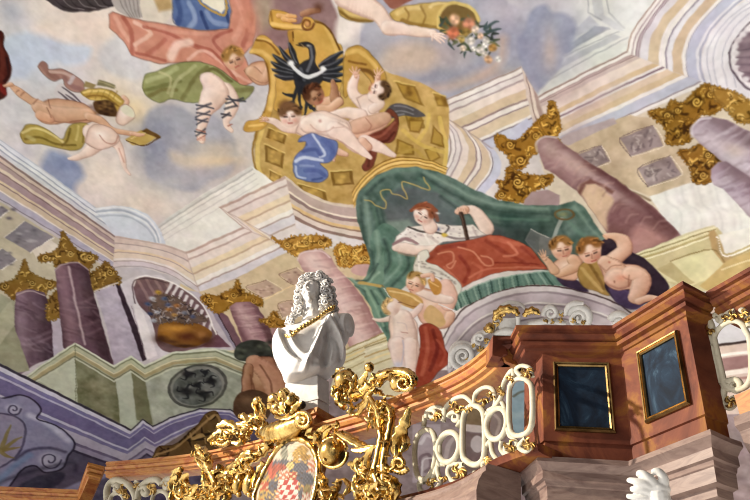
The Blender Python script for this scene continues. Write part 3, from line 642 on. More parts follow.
# left hanging curtain
tile(*Q4)
plain()
part('painted_curtain', 'green painted curtain hanging left of the canopy')
tile(360, 240)
CUT = [(40, -10), (60, -40), (100, -60), (180, 0), (210, 60), (200, 120), (190, 160), (150, 190), (120, 290), (110, 380), (90, 350), (40, 250), (0, 190), (-20, 165), (20, 140), (40, 60)]
poly(CUT, (98, 132, 116), curve=True, tex=5)
with clip(CUT, True):
    for q, w, c in [([(60, -30), (70, 60), (40, 150)], 16, (136, 166, 146)), ([(90, 0), (110, 80), (60, 160)], 12, GRD), ([(130, 20), (150, 90), (90, 160)], 14, (134, 164, 148)), ([(170, 30), (180, 100), (120, 170)], 10, GRD), ([(0, 170), (50, 230), (100, 340)], 12, GRD), ([(20, 165), (80, 220), (110, 300)], 14, (142, 172, 150)), ([(70, 180), (100, 230), (110, 290)], 8, GRD), ([(44, 40), (50, 100), (30, 150)], 8, GRD)]:
        line(q, w, c, .8, soft=2.4)
line([(180, -20), (206, 50), (196, 130)], 5, (170, 160, 96), .6); blob(50, 165, 30, 12, (206, 172, 100), .9, 8, 4); line([(20, 160), (60, 156), (90, 175)], 5, (150, 110, 50), .8)
tile(180, 240); 
poly([(620, 140), (680, 155), (730, 100), (760, 40), (760, 160), (720, 190), (746, 260), (746, 330), (730, 300), (690, 190)], (112, 146, 126), own=True, curve=False)
for q, w, c in [([(640, 145), (690, 165), (740, 120)], 10, (150, 180, 156)), ([(690, 180), (730, 250), (760, 320)], 10, (148, 178, 152)), ([(660, 150), (700, 150), (736, 90)], 6, GRD), ([(710, 190), (740, 240)], 6, GRD)]: line(q, w, c, .8, soft=1.5)
plain()
# stone arch with a green fringe under the throne
tile(*Q4)
AO = [(132, 186), (150, 150), (176, 118), (214, 94), (260, 78), (320, 69), (380, 74), (430, 86), (480, 104), (520, 128)]
AI = [(150, 250), (180, 205), (212, 176), (240, 158), (280, 146), (330, 138), (380, 140), (430, 150), (470, 165), (500, 180)]
poly(AO + [(520, 240), (150, 260)], (176, 168, 170))
bands(AO, AI, [(0, .05, (90, 70, 70)), (.05, .2, (214, 204, 206)), (.2, .26, (166, 150, 158)), (.26, .5, (204, 190, 198)), (.5, .56, (228, 220, 218)), (.56, .62, (160, 146, 152)), (.62, .95, (196, 184, 190)), (.95, 1, (130, 118, 122))], curve=True)
part('painted_fringe', 'pleated green fringe along the painted arch')
FO = [(148, 96), (170, 88), (214, 66), (260, 54), (310, 46), (360, 42), (380, 50)]; FI = [(160, 122), (180, 112), (220, 92), (264, 77), (320, 68), (384, 72), (400, 70)]
poly(FO + FI[::-1], (100, 132, 120), curve=False)
for i in range(34):
    t = i / 33 * 5.98; k = int(t); f = t - k; a = np.array(FO[k]) * (1 - f) + np.array(FO[k + 1]) * f; b = np.array(FI[k]) * (1 - f) + np.array(FI[k + 1]) * f
    line([a, b], 4, [(140, 168, 152), (60, 88, 80), (112, 144, 130)][i % 3], .8, False)
line(FO, 3, (150, 178, 160), .8)
plain()
# ------------------------------------------------------------------ fresco: figures
WARM = ((150, 96, 70), (208, 160, 126), (240, 208, 182)); PALE = ((182, 138, 122), (226, 198, 182), (247, 234, 226)); ROSY = ((160, 100, 78), (218, 170, 142), (246, 220, 200)); DARKS = ((104, 62, 44), (164, 114, 84), (206, 162, 128))


def body(pts, sk, c=None):
    poly(pts, sk[1], curve=True, soft=.8)
    with clip(pts, True):
        q = np.array(pts, float); c = q.mean(0); line(list(q) + [q[0]], 9, sk[0], .35, soft=2); blob(c[0] - 8, c[1] - 8, np.ptp(q[:, 0]) * .22, np.ptp(q[:, 1]) * .2, sk[2], .7)
    line(list(pts) + [pts[0]], 2.6, np.array(sk[0]) * .8, .6)


def shade(pts, items, curve=True):
    line(list(pts) + [pts[0]], 3., IMG[tuple((grid(P([np.mean(pts, 0)]))[0][::-1]).astype(int).clip(0, [GH - 1, GW - 1]))] * .55, .55, curve=curve)
    with clip(pts, curve):
        for q, w, c, a in items: line(q, w, c, a, soft=max(.8, w * T[2] * .3))


def head(x, y, r, sk, hair, face=(0, 0), hairdir=-90, features=True, eye=(60, 40, 36)):
    """painted head: skull, hair mass on one side, eyes, nose, mouth and cheek"""
    fx, fy = face; ha = math.radians(hairdir); hx, hy = math.cos(ha), math.sin(ha)
    q = [(x + r * math.cos(t), y + r * 1.08 * math.sin(t)) for t in np.linspace(0, 6.28, 14)[:-1]]
    poly(q, sk[1], curve=True)
    with clip(q, True):
        blob(x - r * .4, y - r * .3, r * .7, r * .6, sk[2], .8); blob(x + r * .8, y + r * .5, r * .5, r * .6, sk[0], .6)
    for k in range(9):
        a = ha + (k - 4) * .33; px, py = x + r * .78 * math.cos(a), y + r * .82 * math.sin(a); blob(px + hx * r * .12, py + hy * r * .12, r * .36, r * .36, hair, .95, 0, 4)
    r2 = np.random.RandomState(int(x * 7 + y) % 9999)
    for k in range(12):
        a = ha + (r2.rand() - .5) * 2.6; d = r * (.7 + .5 * r2.rand()); px, py = x + d * math.cos(a), y + d * math.sin(a)
        c = np.array(hair) * (1.35 if r2.rand() > .5 else .62); line([(px, py), (px + r * .22 * math.cos(a + 1.2), py + r * .22 * math.sin(a + 1.2))], r * .14, np.clip(c, 0, 255), .8)
    if features:
        ux, uy = -hx, -hy; vx, vy = -uy, ux; cx, cy = x + fx * r, y + fy * r
        for s in (-1, 1):
            ex, ey = cx + vx * s * r * .36 - ux * r * .02, cy + vy * s * r * .36 - uy * r * .02; line([(ex - vx * r * .13, ey - vy * r * .13), (ex + vx * r * .13, ey + vy * r * .13)], r * .13, eye, .85)
            line([(ex - vx * r * .18 - ux * r * .18, ey - vy * r * .18 - uy * r * .18), (ex + vx * r * .18 - ux * r * .2, ey + vy * r * .18 - uy * r * .2)], r * .09, sk[0], .8)
            blob(ex + ux * r * .4 + vx * s * r * .1, ey + uy * r * .4 + vy * s * r * .1, r * .25, r * .22, (216, 130, 110), .4)
        line([(cx, cy), (cx + ux * r * .34 + vx * r * .06, cy + uy * r * .34 + vy * r * .06)], r * .1, sk[0], .75); line([(cx + ux * r * .58 - vx * r * .18, cy + uy * r * .58 - vy * r * .18), (cx + ux * r * .58 + vx * r * .18, cy + uy * r * .58 + vy * r * .18)], r * .13, (178, 84, 76), .85)


def hand(x, y, ang, s, sk, spread=.32, thumb=1):
    a = math.radians(ang); limb([(x, y), (x + s * .5 * math.cos(a), y + s * .5 * math.sin(a))], [s * .5, s * .55], *sk)
    for k in range(4):
        b = a + (k - 1.5) * spread; L = s * (1.15, 1.3, 1.25, 1.0)[k]; ox, oy = x + s * .45 * math.cos(a + (k - 1.5) * .35), y + s * .45 * math.sin(a + (k - 1.5) * .35)
        limb([(ox, oy), (ox + L * .45 * math.cos(b), oy + L * .45 * math.sin(b)), (ox + L * .8 * math.cos(b + .1), oy + L * .8 * math.sin(b + .1))], [s * .2, s * .18, s * .12], *sk, soft=.5)
    b = a + thumb * 1.2; limb([(x, y), (x + s * .6 * math.cos(b), y + s * .6 * math.sin(b))], [s * .24, s * .15], *sk, soft=.5)


def feather(pts, w, c, c2):
    line(pts, [w * .5, w, w * .4], c, 1, own=True); line([(p[0] - w * .2, p[1] - w * .2) for p in pts], w * .2, c2, .8)


# --- dark robe at the left edge
tile(0, 50, .2801)
part('painted_robe', 'dark red painted robe cut by the left edge')
RB = [(-90, -60), (0, -70), (14, -10), (36, 40), (38, 80), (22, 120), (20, 160), (0, 176), (-60, 190)]
poly(RB, (84, 34, 26), curve=True); shade(RB, [([(-10, -40), (10, 40), (0, 120)], 14, (112, 50, 38), .7), ([(24, 30), (30, 80), (14, 110)], 8, (52, 20, 18), .8), ([(0, 130), (16, 150)], 20, (150, 44, 36), .8)])
# --- flying reader with wings, basket, book
part('painted_angel', 'flying winged figure with basket and open book')
W1 = [(136, 60), (150, 42), (168, 54), (176, 72), (214, 66), (248, 80), (268, 92), (300, 118), (300, 146), (268, 150), (232, 130), (224, 104), (190, 112), (160, 92)]
poly(W1, (170, 128, 116), curve=True); shade(W1, [([(150, 50), (176, 84), (200, 100)], 22, (138, 96, 88), .7), ([(180, 80), (220, 80), (250, 92)], 10, (206, 176, 164), .8), ([(230, 100), (262, 130), (290, 140)], 16, (150, 108, 104), .8), ([(262, 96), (250, 118)], 12, (196, 186, 190), .8)])
W2 = [(196, 158), (200, 130), (222, 120), (240, 138), (270, 160), (310, 190), (336, 220), (320, 240), (270, 216), (230, 190)]
poly(W2, (206, 198, 200), curve=True)
for q in [[(222, 132), (260, 160), (300, 200)], [(236, 160), (270, 184), (304, 220)], [(210, 150), (246, 180), (284, 214)], [(280, 190), (310, 220)]]: line(q, [4, 8, 3], (92, 80, 88), .85)
line([(290, 220), (330, 206), (350, 230)], 16, (120, 92, 84), .7, soft=2)
BK = [(290, 150), (330, 138), (380, 142), (420, 160), (446, 190), (440, 226), (410, 234), (400, 200), (350, 184), (316, 176)]
poly(BK, (186, 152, 66), curve=True); shade(BK, [([(300, 152), (370, 148), (430, 184)], 8, (226, 200, 116), .9), ([(310, 168), (370, 166), (424, 200)], 6, (128, 94, 30), .8), ([(320, 178), (380, 180), (414, 216)], 6, (214, 184, 96), .8)])
for x in (330, 352, 374, 396, 416): line([(x, 146), (x - 12, 176)], 2.5, (140, 106, 40), .7)
poly([(340, 184), (390, 180), (414, 206), (416, 236), (360, 230), (336, 206)], (96, 68, 40), curve=True)
for _ in range(24): x, y = 340 + rng.rand() * 70, 186 + rng.rand() * 44; blob(x, y, 7, 5, (140, 104, 56) if rng.rand() > .5 else (62, 42, 26), .8)
poly([(300, 132), (306, 112), (342, 124), (332, 140)], (150, 132, 84)); poly([(344, 126), (352, 106), (410, 126), (406, 140)], (128, 122, 90)); line([(350, 112), (410, 134)], 4, (176, 166, 124), .8)
body([(134, 236), (138, 210), (150, 190), (180, 178), (222, 176), (280, 186), (320, 206), (340, 240), (320, 262), (270, 262), (230, 258), (190, 266), (150, 258)], WARM)
limb([(34, 122), (70, 152), (108, 180), (140, 196), (180, 214)], [14, 30, 30, 34, 40], *WARM)
limb([(16, 130), (40, 122)], [10, 14], *WARM); limb([(140, 210), (190, 226), (260, 232), (320, 230)], [46, 60, 58, 44], *WARM)
limb([(150, 236), (176, 244)], [40, 36], (170, 110, 82), (216, 160, 126), (240, 204, 172)); limb([(320, 240), (360, 252), (400, 284), (470, 298), (500, 300)], [34, 30, 22, 18, 14], *WARM)
for q in [[(56, 150), (66, 144)], [(74, 164), (84, 152)], [(120, 194), (134, 176)], [(168, 206), (184, 240)], [(176, 178), (180, 206)], [(250, 256), (310, 252)]]: line(q, 3, (132, 78, 56), .75)
limb([(440, 168), (452, 182), (446, 200)], [18, 18, 12], *ROSY)
body([(412, 246), (430, 204), (450, 194), (474, 210), (480, 240), (462, 258), (440, 268), (420, 262)], PALE); poly([(430, 210), (450, 196), (476, 214), (478, 240), (450, 230)], (220, 214, 190), curve=True)
G1 = [(72, 300), (96, 270), (130, 268), (180, 290), (220, 318), (240, 280), (262, 264), (316, 268), (310, 310), (290, 350), (250, 358), (200, 346), (150, 336), (110, 336), (84, 330)]
poly(G1, (172, 150, 72), curve=True); shade(G1, [([(80, 296), (130, 280), (190, 304), (226, 330)], 9, (216, 200, 128), .9), ([(90, 320), (140, 312), (200, 334), (270, 340)], 8, (116, 96, 36), .8), ([(250, 280), (240, 320), (220, 340)], 7, (112, 92, 34), .8), ([(280, 272), (272, 320)], 8, (206, 186, 110), .8), ([(300, 276), (296, 330)], 6, (120, 98, 40), .8), ([(100, 310), (120, 320)], 16, (190, 176, 110), .7)])
limb([(330, 300), (340, 340), (300, 372), (262, 386), (246, 388)], [64, 52, 28, 18, 10], *PALE); limb([(350, 290), (400, 320), (424, 346), (438, 392), (446, 424), (462, 444)], [60, 46, 30, 22, 14, 10], *PALE)
body([(304, 330), (316, 290), (346, 266), (390, 276), (420, 300), (424, 326), (390, 346), (350, 356)], PALE); line([(356, 306), (380, 330), (410, 330), (420, 306)], 4, (176, 120, 104), .8); line([(424, 350), (442, 400)], 5, (190, 120, 96), .5)
poly([(446, 318), (506, 286), (574, 308), (510, 342), (470, 340)], (190, 160, 84)); poly([(506, 290), (524, 280), (576, 308), (566, 316)], (110, 78, 36)); line([(450, 322), (510, 342), (574, 312)], 4, (96, 66, 30), .9, False); line([(470, 316), (520, 296)], 5, (220, 196, 128), .8, False)
limb([(470, 298), (500, 304), (516, 302)], [14, 14, 8], *ROSY)
# --- great winged figure at the top: wings, blue, salmon drapery, green tunic, sandalled legs
tile(45, 0, .3)
part('painted_wing', 'dark grey painted wing at the top edge'); WD = [(14, -10), (20, 14), (60, 34), (110, 40), (170, 36), (230, 22), (236, -10)]
poly(WD, (74, 66, 70), curve=True)
for k in range(7): line([(30 + k * 26, -6), (60 + k * 24, 22 - k), (110 + k * 20, 34 - k * 2)], 3, (132, 124, 128) if k % 2 else (46, 40, 44), .8)
W4 = [(226, -10), (236, 26), (262, 48), (300, 64), (320, 60), (328, 20), (320, -10)]
poly(W4, (178, 170, 166), curve=True)
for k in range(6): line([(250 + k * 14, -6), (262 + k * 12, 24), (284 + k * 8, 58)], 3, (130, 122, 122), .8)
plain(); poly([(322, -10), (424, -10), (424, 40), (400, 76), (350, 80), (328, 64)], (216, 206, 190), curve=True, own=False); poly([(360, -10), (420, -10), (424, 30), (380, 40)], (190, 160, 110), own=False, soft=2)
part('painted_robe', 'blue painted robe of the large winged figure')
BL_ = [(424, -14), (426, 60), (440, 84), (500, 96), (560, 98), (612, 90), (620, 40), (606, -14)]
poly(BL_, (92, 116, 168)); shade(BL_, [([(440, 0), (450, 50), (440, 80)], 16, (62, 84, 138), .8), ([(480, 10), (500, 60), (480, 90)], 14, (150, 170, 206), .8), ([(540, 40), (560, 70), (600, 80)], 14, (150, 168, 206), .7), ([(520, 40), (540, 90)], 10, (54, 72, 124), .8), ([(600, 10), (610, 70)], 10, (52, 66, 112), .8)])
poly([(520, -10), (526, 8), (588, 44), (600, 30), (598, -10)], (226, 218, 196)); line([(516, -8), (524, 14), (590, 50), (604, 30), (602, -8)], 7, (190, 150, 70), .9, False)
part('painted_drapery', 'salmon pink painted drapery of the large winged figure')
SL = [(216, 50), (230, 42), (268, 56), (330, 72), (380, 78), (430, 86), (520, 100), (610, 94), (622, 40), (610, -14), (700, -14), (712, 40), (704, 100), (690, 150), (660, 180), (700, 270), (660, 290), (590, 236), (520, 206), (440, 208), (380, 210), (320, 196), (286, 184), (262, 140), (232, 110), (216, 96)]
poly(SL, (208, 138, 116))
shade(SL, [([(236, 60), (262, 110), (300, 160)], 14, (226, 168, 146), .8), ([(262, 60), (290, 110), (286, 180)], 12, (176, 96, 80), .8), ([(300, 76), (352, 110), (300, 150)], 12, (230, 184, 164), .9), ([(330, 90), (400, 106), (470, 140), (560, 190)], 10, (178, 98, 82), .8), ([(350, 84), (440, 104), (540, 110)], 12, (218, 156, 134), .8), ([(340, 180), (380, 150), (400, 130)], 12, (184, 104, 88), .7), ([(300, 176), (360, 190), (400, 200)], 8, (170, 90, 76), .7),
           ([(420, 190), (440, 150), (480, 140)], 24, (238, 206, 190), .8), ([(480, 200), (520, 170), (580, 200), (640, 250)], 10, (230, 180, 162), .8), ([(500, 150), (570, 180), (640, 270)], 9, (168, 86, 72), .7), ([(640, 0), (660, 60), (630, 130)], 16, (222, 158, 138), .8), ([(690, 0), (690, 60), (660, 150)], 14, (172, 96, 82), .8), ([(620, 100), (560, 130), (600, 180)], 10, (176, 96, 82), .8), ([(660, 40), (680, 100)], 10, (206, 132, 112), .8), ([(600, 210), (660, 262), (700, 280)], 8, (226, 170, 150), .8)], False)
part('painted_tunic', 'green painted tunic of the large winged figure')
GT = [(324, 290), (334, 250), (370, 236), (420, 216), (480, 206), (540, 212), (590, 236), (650, 280), (696, 290), (680, 320), (640, 340), (560, 340), (480, 342), (420, 330), (380, 342), (340, 320)]
poly(GT, (148, 152, 96), curve=True)
shade(GT, [([(340, 270), (400, 250), (440, 226)], 14, (180, 184, 130), .8), ([(330, 300), (380, 290), (450, 270)], 12, (110, 112, 60), .7), ([(350, 320), (390, 300), (440, 300)], 12, (124, 118, 66), .9), ([(420, 320), (440, 270), (500, 220)], 10, (186, 186, 134), .7), ([(460, 330), (500, 260), (540, 224)], 12, (114, 112, 62), .7), ([(520, 260), (560, 230), (620, 270)], 10, (98, 94, 50), .8), ([(620, 300), (660, 300), (690, 296)], 14, (120, 118, 70), .8), ([(380, 240), (420, 260), (410, 310)], 8, (196, 192, 140), .6)])
part('painted_leg', 'pale painted leg in a laced sandal')
for pts, w in [([(600, 300), (626, 330), (618, 370), (604, 400), (608, 420), (622, 436)], [56, 40, 36, 22, 22, 14]), ([(548, 270), (568, 300), (556, 330), (532, 370), (524, 420), (520, 450), (524, 470)], [56, 80, 70, 44, 30, 30, 20])]: limb(pts, w, *PALE)
for q in [[(588, 380), (620, 384)], [(592, 392), (616, 376)], [(604, 330), (666, 336)], [(604, 345), (660, 326)], [(598, 362), (636, 352)], [(610, 320), (640, 352)]]: line(q, 6, (66, 66, 76), .85)
for q in [[(504, 350), (560, 362)], [(506, 364), (552, 346)], [(506, 376), (548, 384)], [(504, 392), (546, 372)], [(504, 398), (540, 408)], [(506, 414), (540, 396)], [(502, 436), (538, 446)], [(504, 452), (536, 430)]]: line(q, 5.5, (70, 72, 84), .85)
for q in [[(506, 430), (536, 440)], [(508, 466), (534, 452)], [(610, 420), (624, 414)]]: line(q, 3.5, (150, 76, 60), .8)
for x in (508, 516, 525, 533): line([(x, 456), (x + 2, 468)], 4, (214, 160, 140), .9)
# putto leaning on the scroll, left of the eagle
part('painted_putto', 'painted child leaning on the gold shield scroll')
body([(664, 236), (690, 210), (730, 206), (754, 230), (748, 276), (716, 284), (690, 270)], WARM); limb([(690, 240), (730, 262), (746, 230), (744, 212)], [40, 30, 22, 20], *WARM)
head(628, 194, 34, WARM, (160, 116, 56), (.15, .25), -110)
plain()
# --- shield with black eagle
tile(240, 0, .16)
poly([(60, -20), (560, -20), (600, 60), (620, 140), (610, 230), (560, 300), (100, 320), (100, 100)], (150, 118, 118), curve=False, soft=2, own=False)
poly([(90, -20), (200, -20), (200, 160), (130, 200), (80, 60)], (170, 158, 130), own=False, soft=5, a=.7); blob(60, 120, 60, 160, (202, 130, 108), .7)
part('painted_shield', 'gold painted scroll shield bearing the black bird')
SHD = [(310, 290), (300, 200), (340, 160), (430, 130), (500, 136), (560, 190), (600, 260), (640, 300), (640, 520), (500, 700), (240, 700), (200, 560), (210, 420), (260, 330)]
poly(SHD, (204, 158, 70), curve=True); shade(SHD, [([(320, 180), (310, 300), (240, 420)], 30, (170, 118, 42), .6), ([(540, 180), (600, 300), (600, 400)], 24, (226, 184, 100), .7), ([(380, 180), (460, 220), (560, 330)], 40, (214, 170, 82), .7)])
line([(430, 134), (520, 150), (580, 220), (624, 310)], 10, (108, 70, 26), .9); line([(330, 200), (334, 250)], 8, (110, 74, 28), .9, False)
SCL = [(60, 330), (70, 300), (110, 230), (160, 222), (230, 290), (262, 330), (236, 400), (220, 480), (220, 620), (180, 760), (120, 820), (30, 820), (40, 760), (120, 740), (170, 640), (180, 500), (150, 380), (110, 350)]
poly(SCL, (200, 152, 66), curve=True)
shade(SCL, [([(60, 320), (140, 330), (200, 400), (206, 520), (190, 680)], 26, (232, 190, 104), .8), ([(100, 250), (180, 270), (240, 340)], 12, (130, 86, 30), .9), ([(50, 350), (110, 350), (170, 420), (180, 560), (150, 700)], 10, (120, 78, 26), .9), ([(110, 236), (200, 262)], 14, (226, 184, 100), .8), ([(60, 790), (140, 780)], 16, (236, 194, 108), .8)])
TOPS = [(200, 60), (180, 130), (210, 180), (280, 190), (360, 180), (430, 190), (470, 150), (440, 110), (400, 110), (370, 150), (320, 140), (300, 80)]
poly(TOPS, (206, 156, 66), curve=True); shade(TOPS, [([(200, 150), (280, 160), (400, 170)], 20, (236, 192, 106), .9), ([(200, 176), (300, 190), (400, 196)], 8, (110, 70, 24), .9), ([(190, 70), (200, 130)], 8, (140, 96, 36), .8)])
line([(420 + 42 * (1 - k / 16) * math.cos(k * .7), 152 + 40 * (1 - k / 16) * math.sin(k * .7)) for k in range(14)], 12, (120, 72, 36), .9); blob(420, 152, 14, 14, (210, 150, 90), .9, 0, 4)
for x, y in [(270, 100), (300, 120), (330, 124), (330, 98)]: limb([(x - 30, y), (x + 14, y + 4)], [26, 20], (170, 110, 60), (222, 166, 96), (244, 204, 150))
limb([(390, 90), (440, 76), (490, 70)], [30, 34, 30], *DARKS); blob(490, 50, 24, 24, (96, 54, 36), .7)
part('painted_eagle', 'black painted bird with spread wings on the gold shield')
BKC, BKH = (50, 52, 58), (112, 116, 124)
for q in [[(360, 400), (330, 340), (310, 270)], [(350, 410), (290, 360), (246, 296)], [(340, 430), (260, 390), (206, 346)], [(340, 450), (260, 425), (198, 392)], [(340, 470), (270, 455), (206, 436)], [(350, 490), (280, 486), (220, 470)], [(500, 410), (570, 370), (640, 326)], [(510, 430), (590, 400), (660, 366)], [(510, 450), (590, 435), (660, 420)], [(510, 470), (590, 466), (650, 466)], [(510, 490), (570, 496), (630, 506)]]: feather(q, 36, BKC, BKH)
BODY = [(366, 270), (420, 262), (456, 280), (474, 330), (470, 390), (500, 440), (520, 500), (470, 560), (440, 600), (380, 580), (340, 520), (340, 440), (390, 390), (430, 370), (432, 320), (420, 294)]
poly(BODY, BKC, curve=True); shade(BODY, [([(440, 290), (452, 360), (420, 440)], 16, BKH, .8), ([(380, 430), (400, 500)], 20, (96, 100, 108), .7)])
for q in [[(360, 540), (340, 600), (330, 650)], [(370, 560), (370, 620), (380, 680)], [(400, 580), (420, 640), (470, 700)], [(440, 570), (450, 620), (440, 680)], [(330, 640), (280, 650)], [(330, 600), (270, 580)], [(380, 670), (340, 720)], [(440, 670), (490, 690)], [(420, 640), (400, 720)]]: line(q, [22, 18, 10], BKC, 1, own=True)
line([(354, 280), (400, 284)], [6, 14], (60, 50, 40), 1); line([(384, 274), (400, 290)], 6, (190, 160, 110), .7); blob(428, 284, 8, 6, (200, 196, 180), .9)
line([(316, 392), (350, 440), (400, 474), (450, 476), (500, 456), (530, 430)], [18, 22, 24, 24, 20, 16], (214, 216, 218), 1); blob(316, 392, 20, 16, (226, 228, 228), 1, 0, 4); blob(520, 430, 18, 16, (226, 228, 228), 1, 0, 4)
plain()
tile(360, 0)
part('painted_shield', 'gold painted scroll right of the black bird')
RS = [(-60, 220), (-40, 180), (0, 170), (40, 200), (80, 250), (100, 300), (60, 330), (30, 290), (-10, 260), (-30, 330), (-60, 360)]
poly(RS, (190, 146, 64), curve=True); shade(RS, [([(-50, 200), (0, 190), (60, 250)], 14, (226, 186, 100), .8), ([(0, 260), (40, 270), (70, 310)], 14, (110, 74, 30), .8), ([(-40, 230), (20, 240)], 8, (130, 90, 36), .8)]); plain()
# --- arm with flower horn, top centre
tile(340, 0, .2267)
poly([(-10, 90), (40, 90), (100, 96), (60, 160), (20, 190), (-20, 150)], (226, 216, 208), curve=True, own=False, soft=4)
part('painted_horn', 'golden painted horn of plenty')
H2 = [(-6, 30), (10, 0), (30, 10), (40, 40), (90, 56), (140, 60), (150, 90), (90, 96), (30, 88), (0, 66)]
poly(H2, (182, 150, 78), curve=True); shade(H2, [([(10, 20), (40, 60), (140, 74)], 12, (222, 194, 120), .7), ([(0, 50), (50, 84), (140, 92)], 10, (124, 92, 38), .8)])
HN = [(220, 60), (260, 34), (340, 20), (420, 10), (500, 14), (560, 30), (612, 70), (610, 120), (560, 150), (470, 150), (420, 126), (360, 124), (280, 100), (236, 90)]
poly(HN, (194, 162, 86), curve=True)
shade(HN, [([(250, 60), (300, 40), (360, 34)], 16, (222, 196, 126), .7), ([(270, 90), (340, 112), (420, 122)], 14, (142, 108, 48), .8), ([(290, 40), (300, 70), (290, 100)], 8, (150, 116, 54), .8), ([(360, 28), (376, 70), (366, 110)], 8, (150, 116, 54), .8), ([(400, 30), (420, 16), (480, 14)], 12, (226, 202, 136), .7)])
poly([(430, 110), (436, 60), (470, 24), (520, 18), (580, 44), (612, 80), (600, 130), (500, 140)], (122, 96, 52), curve=True); line([(430, 118), (434, 64), (470, 24), (530, 16), (590, 48), (614, 90)], 12, (212, 184, 104), .95)
part('painted_arm', 'pale painted arm reaching to the flower horn')
limb([(40, -30), (110, 20), (170, 60), (210, 118), (240, 130)], [120, 90, 62, 56, 50], *PALE); limb([(210, 122), (290, 134), (360, 144), (410, 148)], [56, 44, 34, 28], *PALE); hand(405, 152, 20, 42, PALE, .2)
poly([(200, -20), (210, 20), (240, 40), (300, 10), (330, -20)], (150, 96, 80), curve=True)
part('painted_flowers', 'bunch of painted flowers spilling from the horn')
FLW = [(430, 150), (450, 100), (500, 80), (560, 80), (620, 110), (660, 150), (690, 200), (680, 250), (640, 270), (590, 250), (540, 240), (500, 200), (460, 190)]
r9 = np.random.RandomState(4)
for _ in range(80):
    x, y = 440 + 250 * r9.rand(), 80 + 180 * r9.rand()
    if abs((y - 90) - (x - 450) * .55) > 75: continue
    a = r9.rand() * 6.28; line([(x, y), (x + 22 * math.cos(a), y + 22 * math.sin(a))], [12, 5], [(70, 84, 62), (96, 104, 72), (54, 64, 58)][r9.randint(3)], .9, own=True)
for q in [[(640, 130), (680, 100), (700, 96)], [(650, 140), (690, 130), (710, 128)], [(440, 110), (460, 90)], [(550, 230), (548, 256)], [(480, 190), (500, 215)], [(640, 120), (650, 100)]]: line(q, [12, 9, 3], (66, 84, 84), .9, own=True)
for x, y, s, c in [(505, 88, 20, (226, 176, 140)), (498, 144, 24, (214, 118, 84)), (570, 108, 24, (210, 134, 104)), (598, 130, 15, (226, 200, 180)), (578, 180, 17, (206, 196, 188)), (620, 220, 15, (206, 198, 190)), (646, 180, 14, (196, 190, 182)), (556, 140, 16, (150, 120, 60)), (640, 240, 14, (196, 188, 178)), (536, 170, 14, (178, 150, 80)), (676, 210, 16, (170, 124, 60)), (655, 262, 16, (196, 150, 110)), (540, 210, 12, (214, 190, 170)), (640, 200, 12, (226, 222, 216)), (700, 260, 12, (206, 202, 196)), (620, 160, 12, (220, 180, 150)), (590, 215, 11, (222, 216, 210))]:
    blob(x, y, s, s, c, .95, 0, 4)
    for k in range(4): blob(x + s * .6 * math.cos(k * 1.6 + x), y + s * .6 * math.sin(k * 1.6 + x), s * .42, s * .36, np.clip(np.array(c) * (1.12 if k % 2 else .8), 0, 255), .8, 0, 3)
plain()
# --- the group over the dome
tile(260, 70, .24)
part('painted_putto', 'dark haired painted child behind the reclining woman')
body([(236, 170), (230, 140), (262, 120), (310, 104), (336, 110), (344, 140), (320, 160), (300, 190), (262, 194)], DARKS); limb([(250, 140), (300, 124), (320, 100)], [40, 36, 30], *WARM); limb([(310, 120), (310, 70), (306, 46)], [40, 26, 16], *DARKS)
limb([(250, 160), (290, 160), (330, 130)], [34, 36, 30], *WARM); head(226, 104, 40, DARKS, (92, 54, 34), (.3, .25), -130)
part('painted_putto', 'pale painted child with raised hands')
limb([(398, 30), (384, 70), (396, 110), (430, 140)], [30, 40, 44, 56], *PALE); hand(398, 30, -100, 30, ROSY, .4); limb([(492, 30), (488, 50)], [22, 20], *ROSY); hand(492, 32, -85, 28, ROSY, .45, -1)
body([(400, 120), (440, 100), (500, 110), (516, 130), (500, 160), (480, 210), (440, 240), (390, 260), (360, 250), (370, 210), (420, 180)], PALE); limb([(470, 110), (500, 140), (470, 160)], [44, 34, 40], *PALE)
limb([(420, 190), (360, 180), (310, 186), (296, 182)], [56, 46, 34, 20], *PALE)
head(500, 82, 36, PALE, (96, 70, 46), (-.6, -.1), 10)
W5 = [(520, 170), (560, 140), (600, 140), (650, 160), (690, 190), (650, 196), (600, 190), (560, 200), (530, 200)]
poly(W5, (90, 84, 88), curve=True)
for q in [[(560, 150), (600, 150), (640, 168)], [(540, 180), (590, 170), (640, 184)], [(560, 190), (600, 184)]]: line(q, 6, (140, 136, 142), .7)
part('painted_drapery', 'brown red painted cloth over the group')
RD = [(400, 290), (440, 260), (500, 250), (540, 230), (560, 200), (520, 180), (540, 160), (576, 200), (570, 270), (540, 300), (480, 310), (490, 340), (470, 400), (440, 420), (426, 400), (450, 350), (420, 310)]
poly(RD, (122, 62, 46), curve=True); shade(RD, [([(430, 280), (500, 276), (560, 220)], 12, (160, 92, 70), .8), ([(440, 300), (520, 296), (560, 260)], 8, (84, 36, 28), .8), ([(460, 340), (450, 400)], 10, (92, 46, 32), .8)])
part('painted_child', 'tan painted child seen from behind')
body([(360, 240), (390, 210), (440, 196), (500, 180), (540, 190), (530, 230), (480, 260), (420, 286), (380, 276)], ROSY); limb([(400, 240), (460, 220), (520, 200)], [60, 66, 50], (170, 116, 92), (204, 158, 130), (226, 190, 164)); line([(440, 200), (466, 230), (456, 252)], 4, (160, 100, 80), .7)
limb([(440, 300), (490, 318), (540, 346), (560, 356)], [60, 50, 30, 18], *PALE); limb([(430, 300), (450, 320)], [40, 40], *ROSY)
part('painted_woman', 'reclining bare painted woman with blue cloth')
limb([(20, 206), (60, 214), (100, 240), (150, 240), (190, 220)], [20, 30, 36, 50, 60], *PALE); hand(30, 206, 185, 24, ROSY, .25)
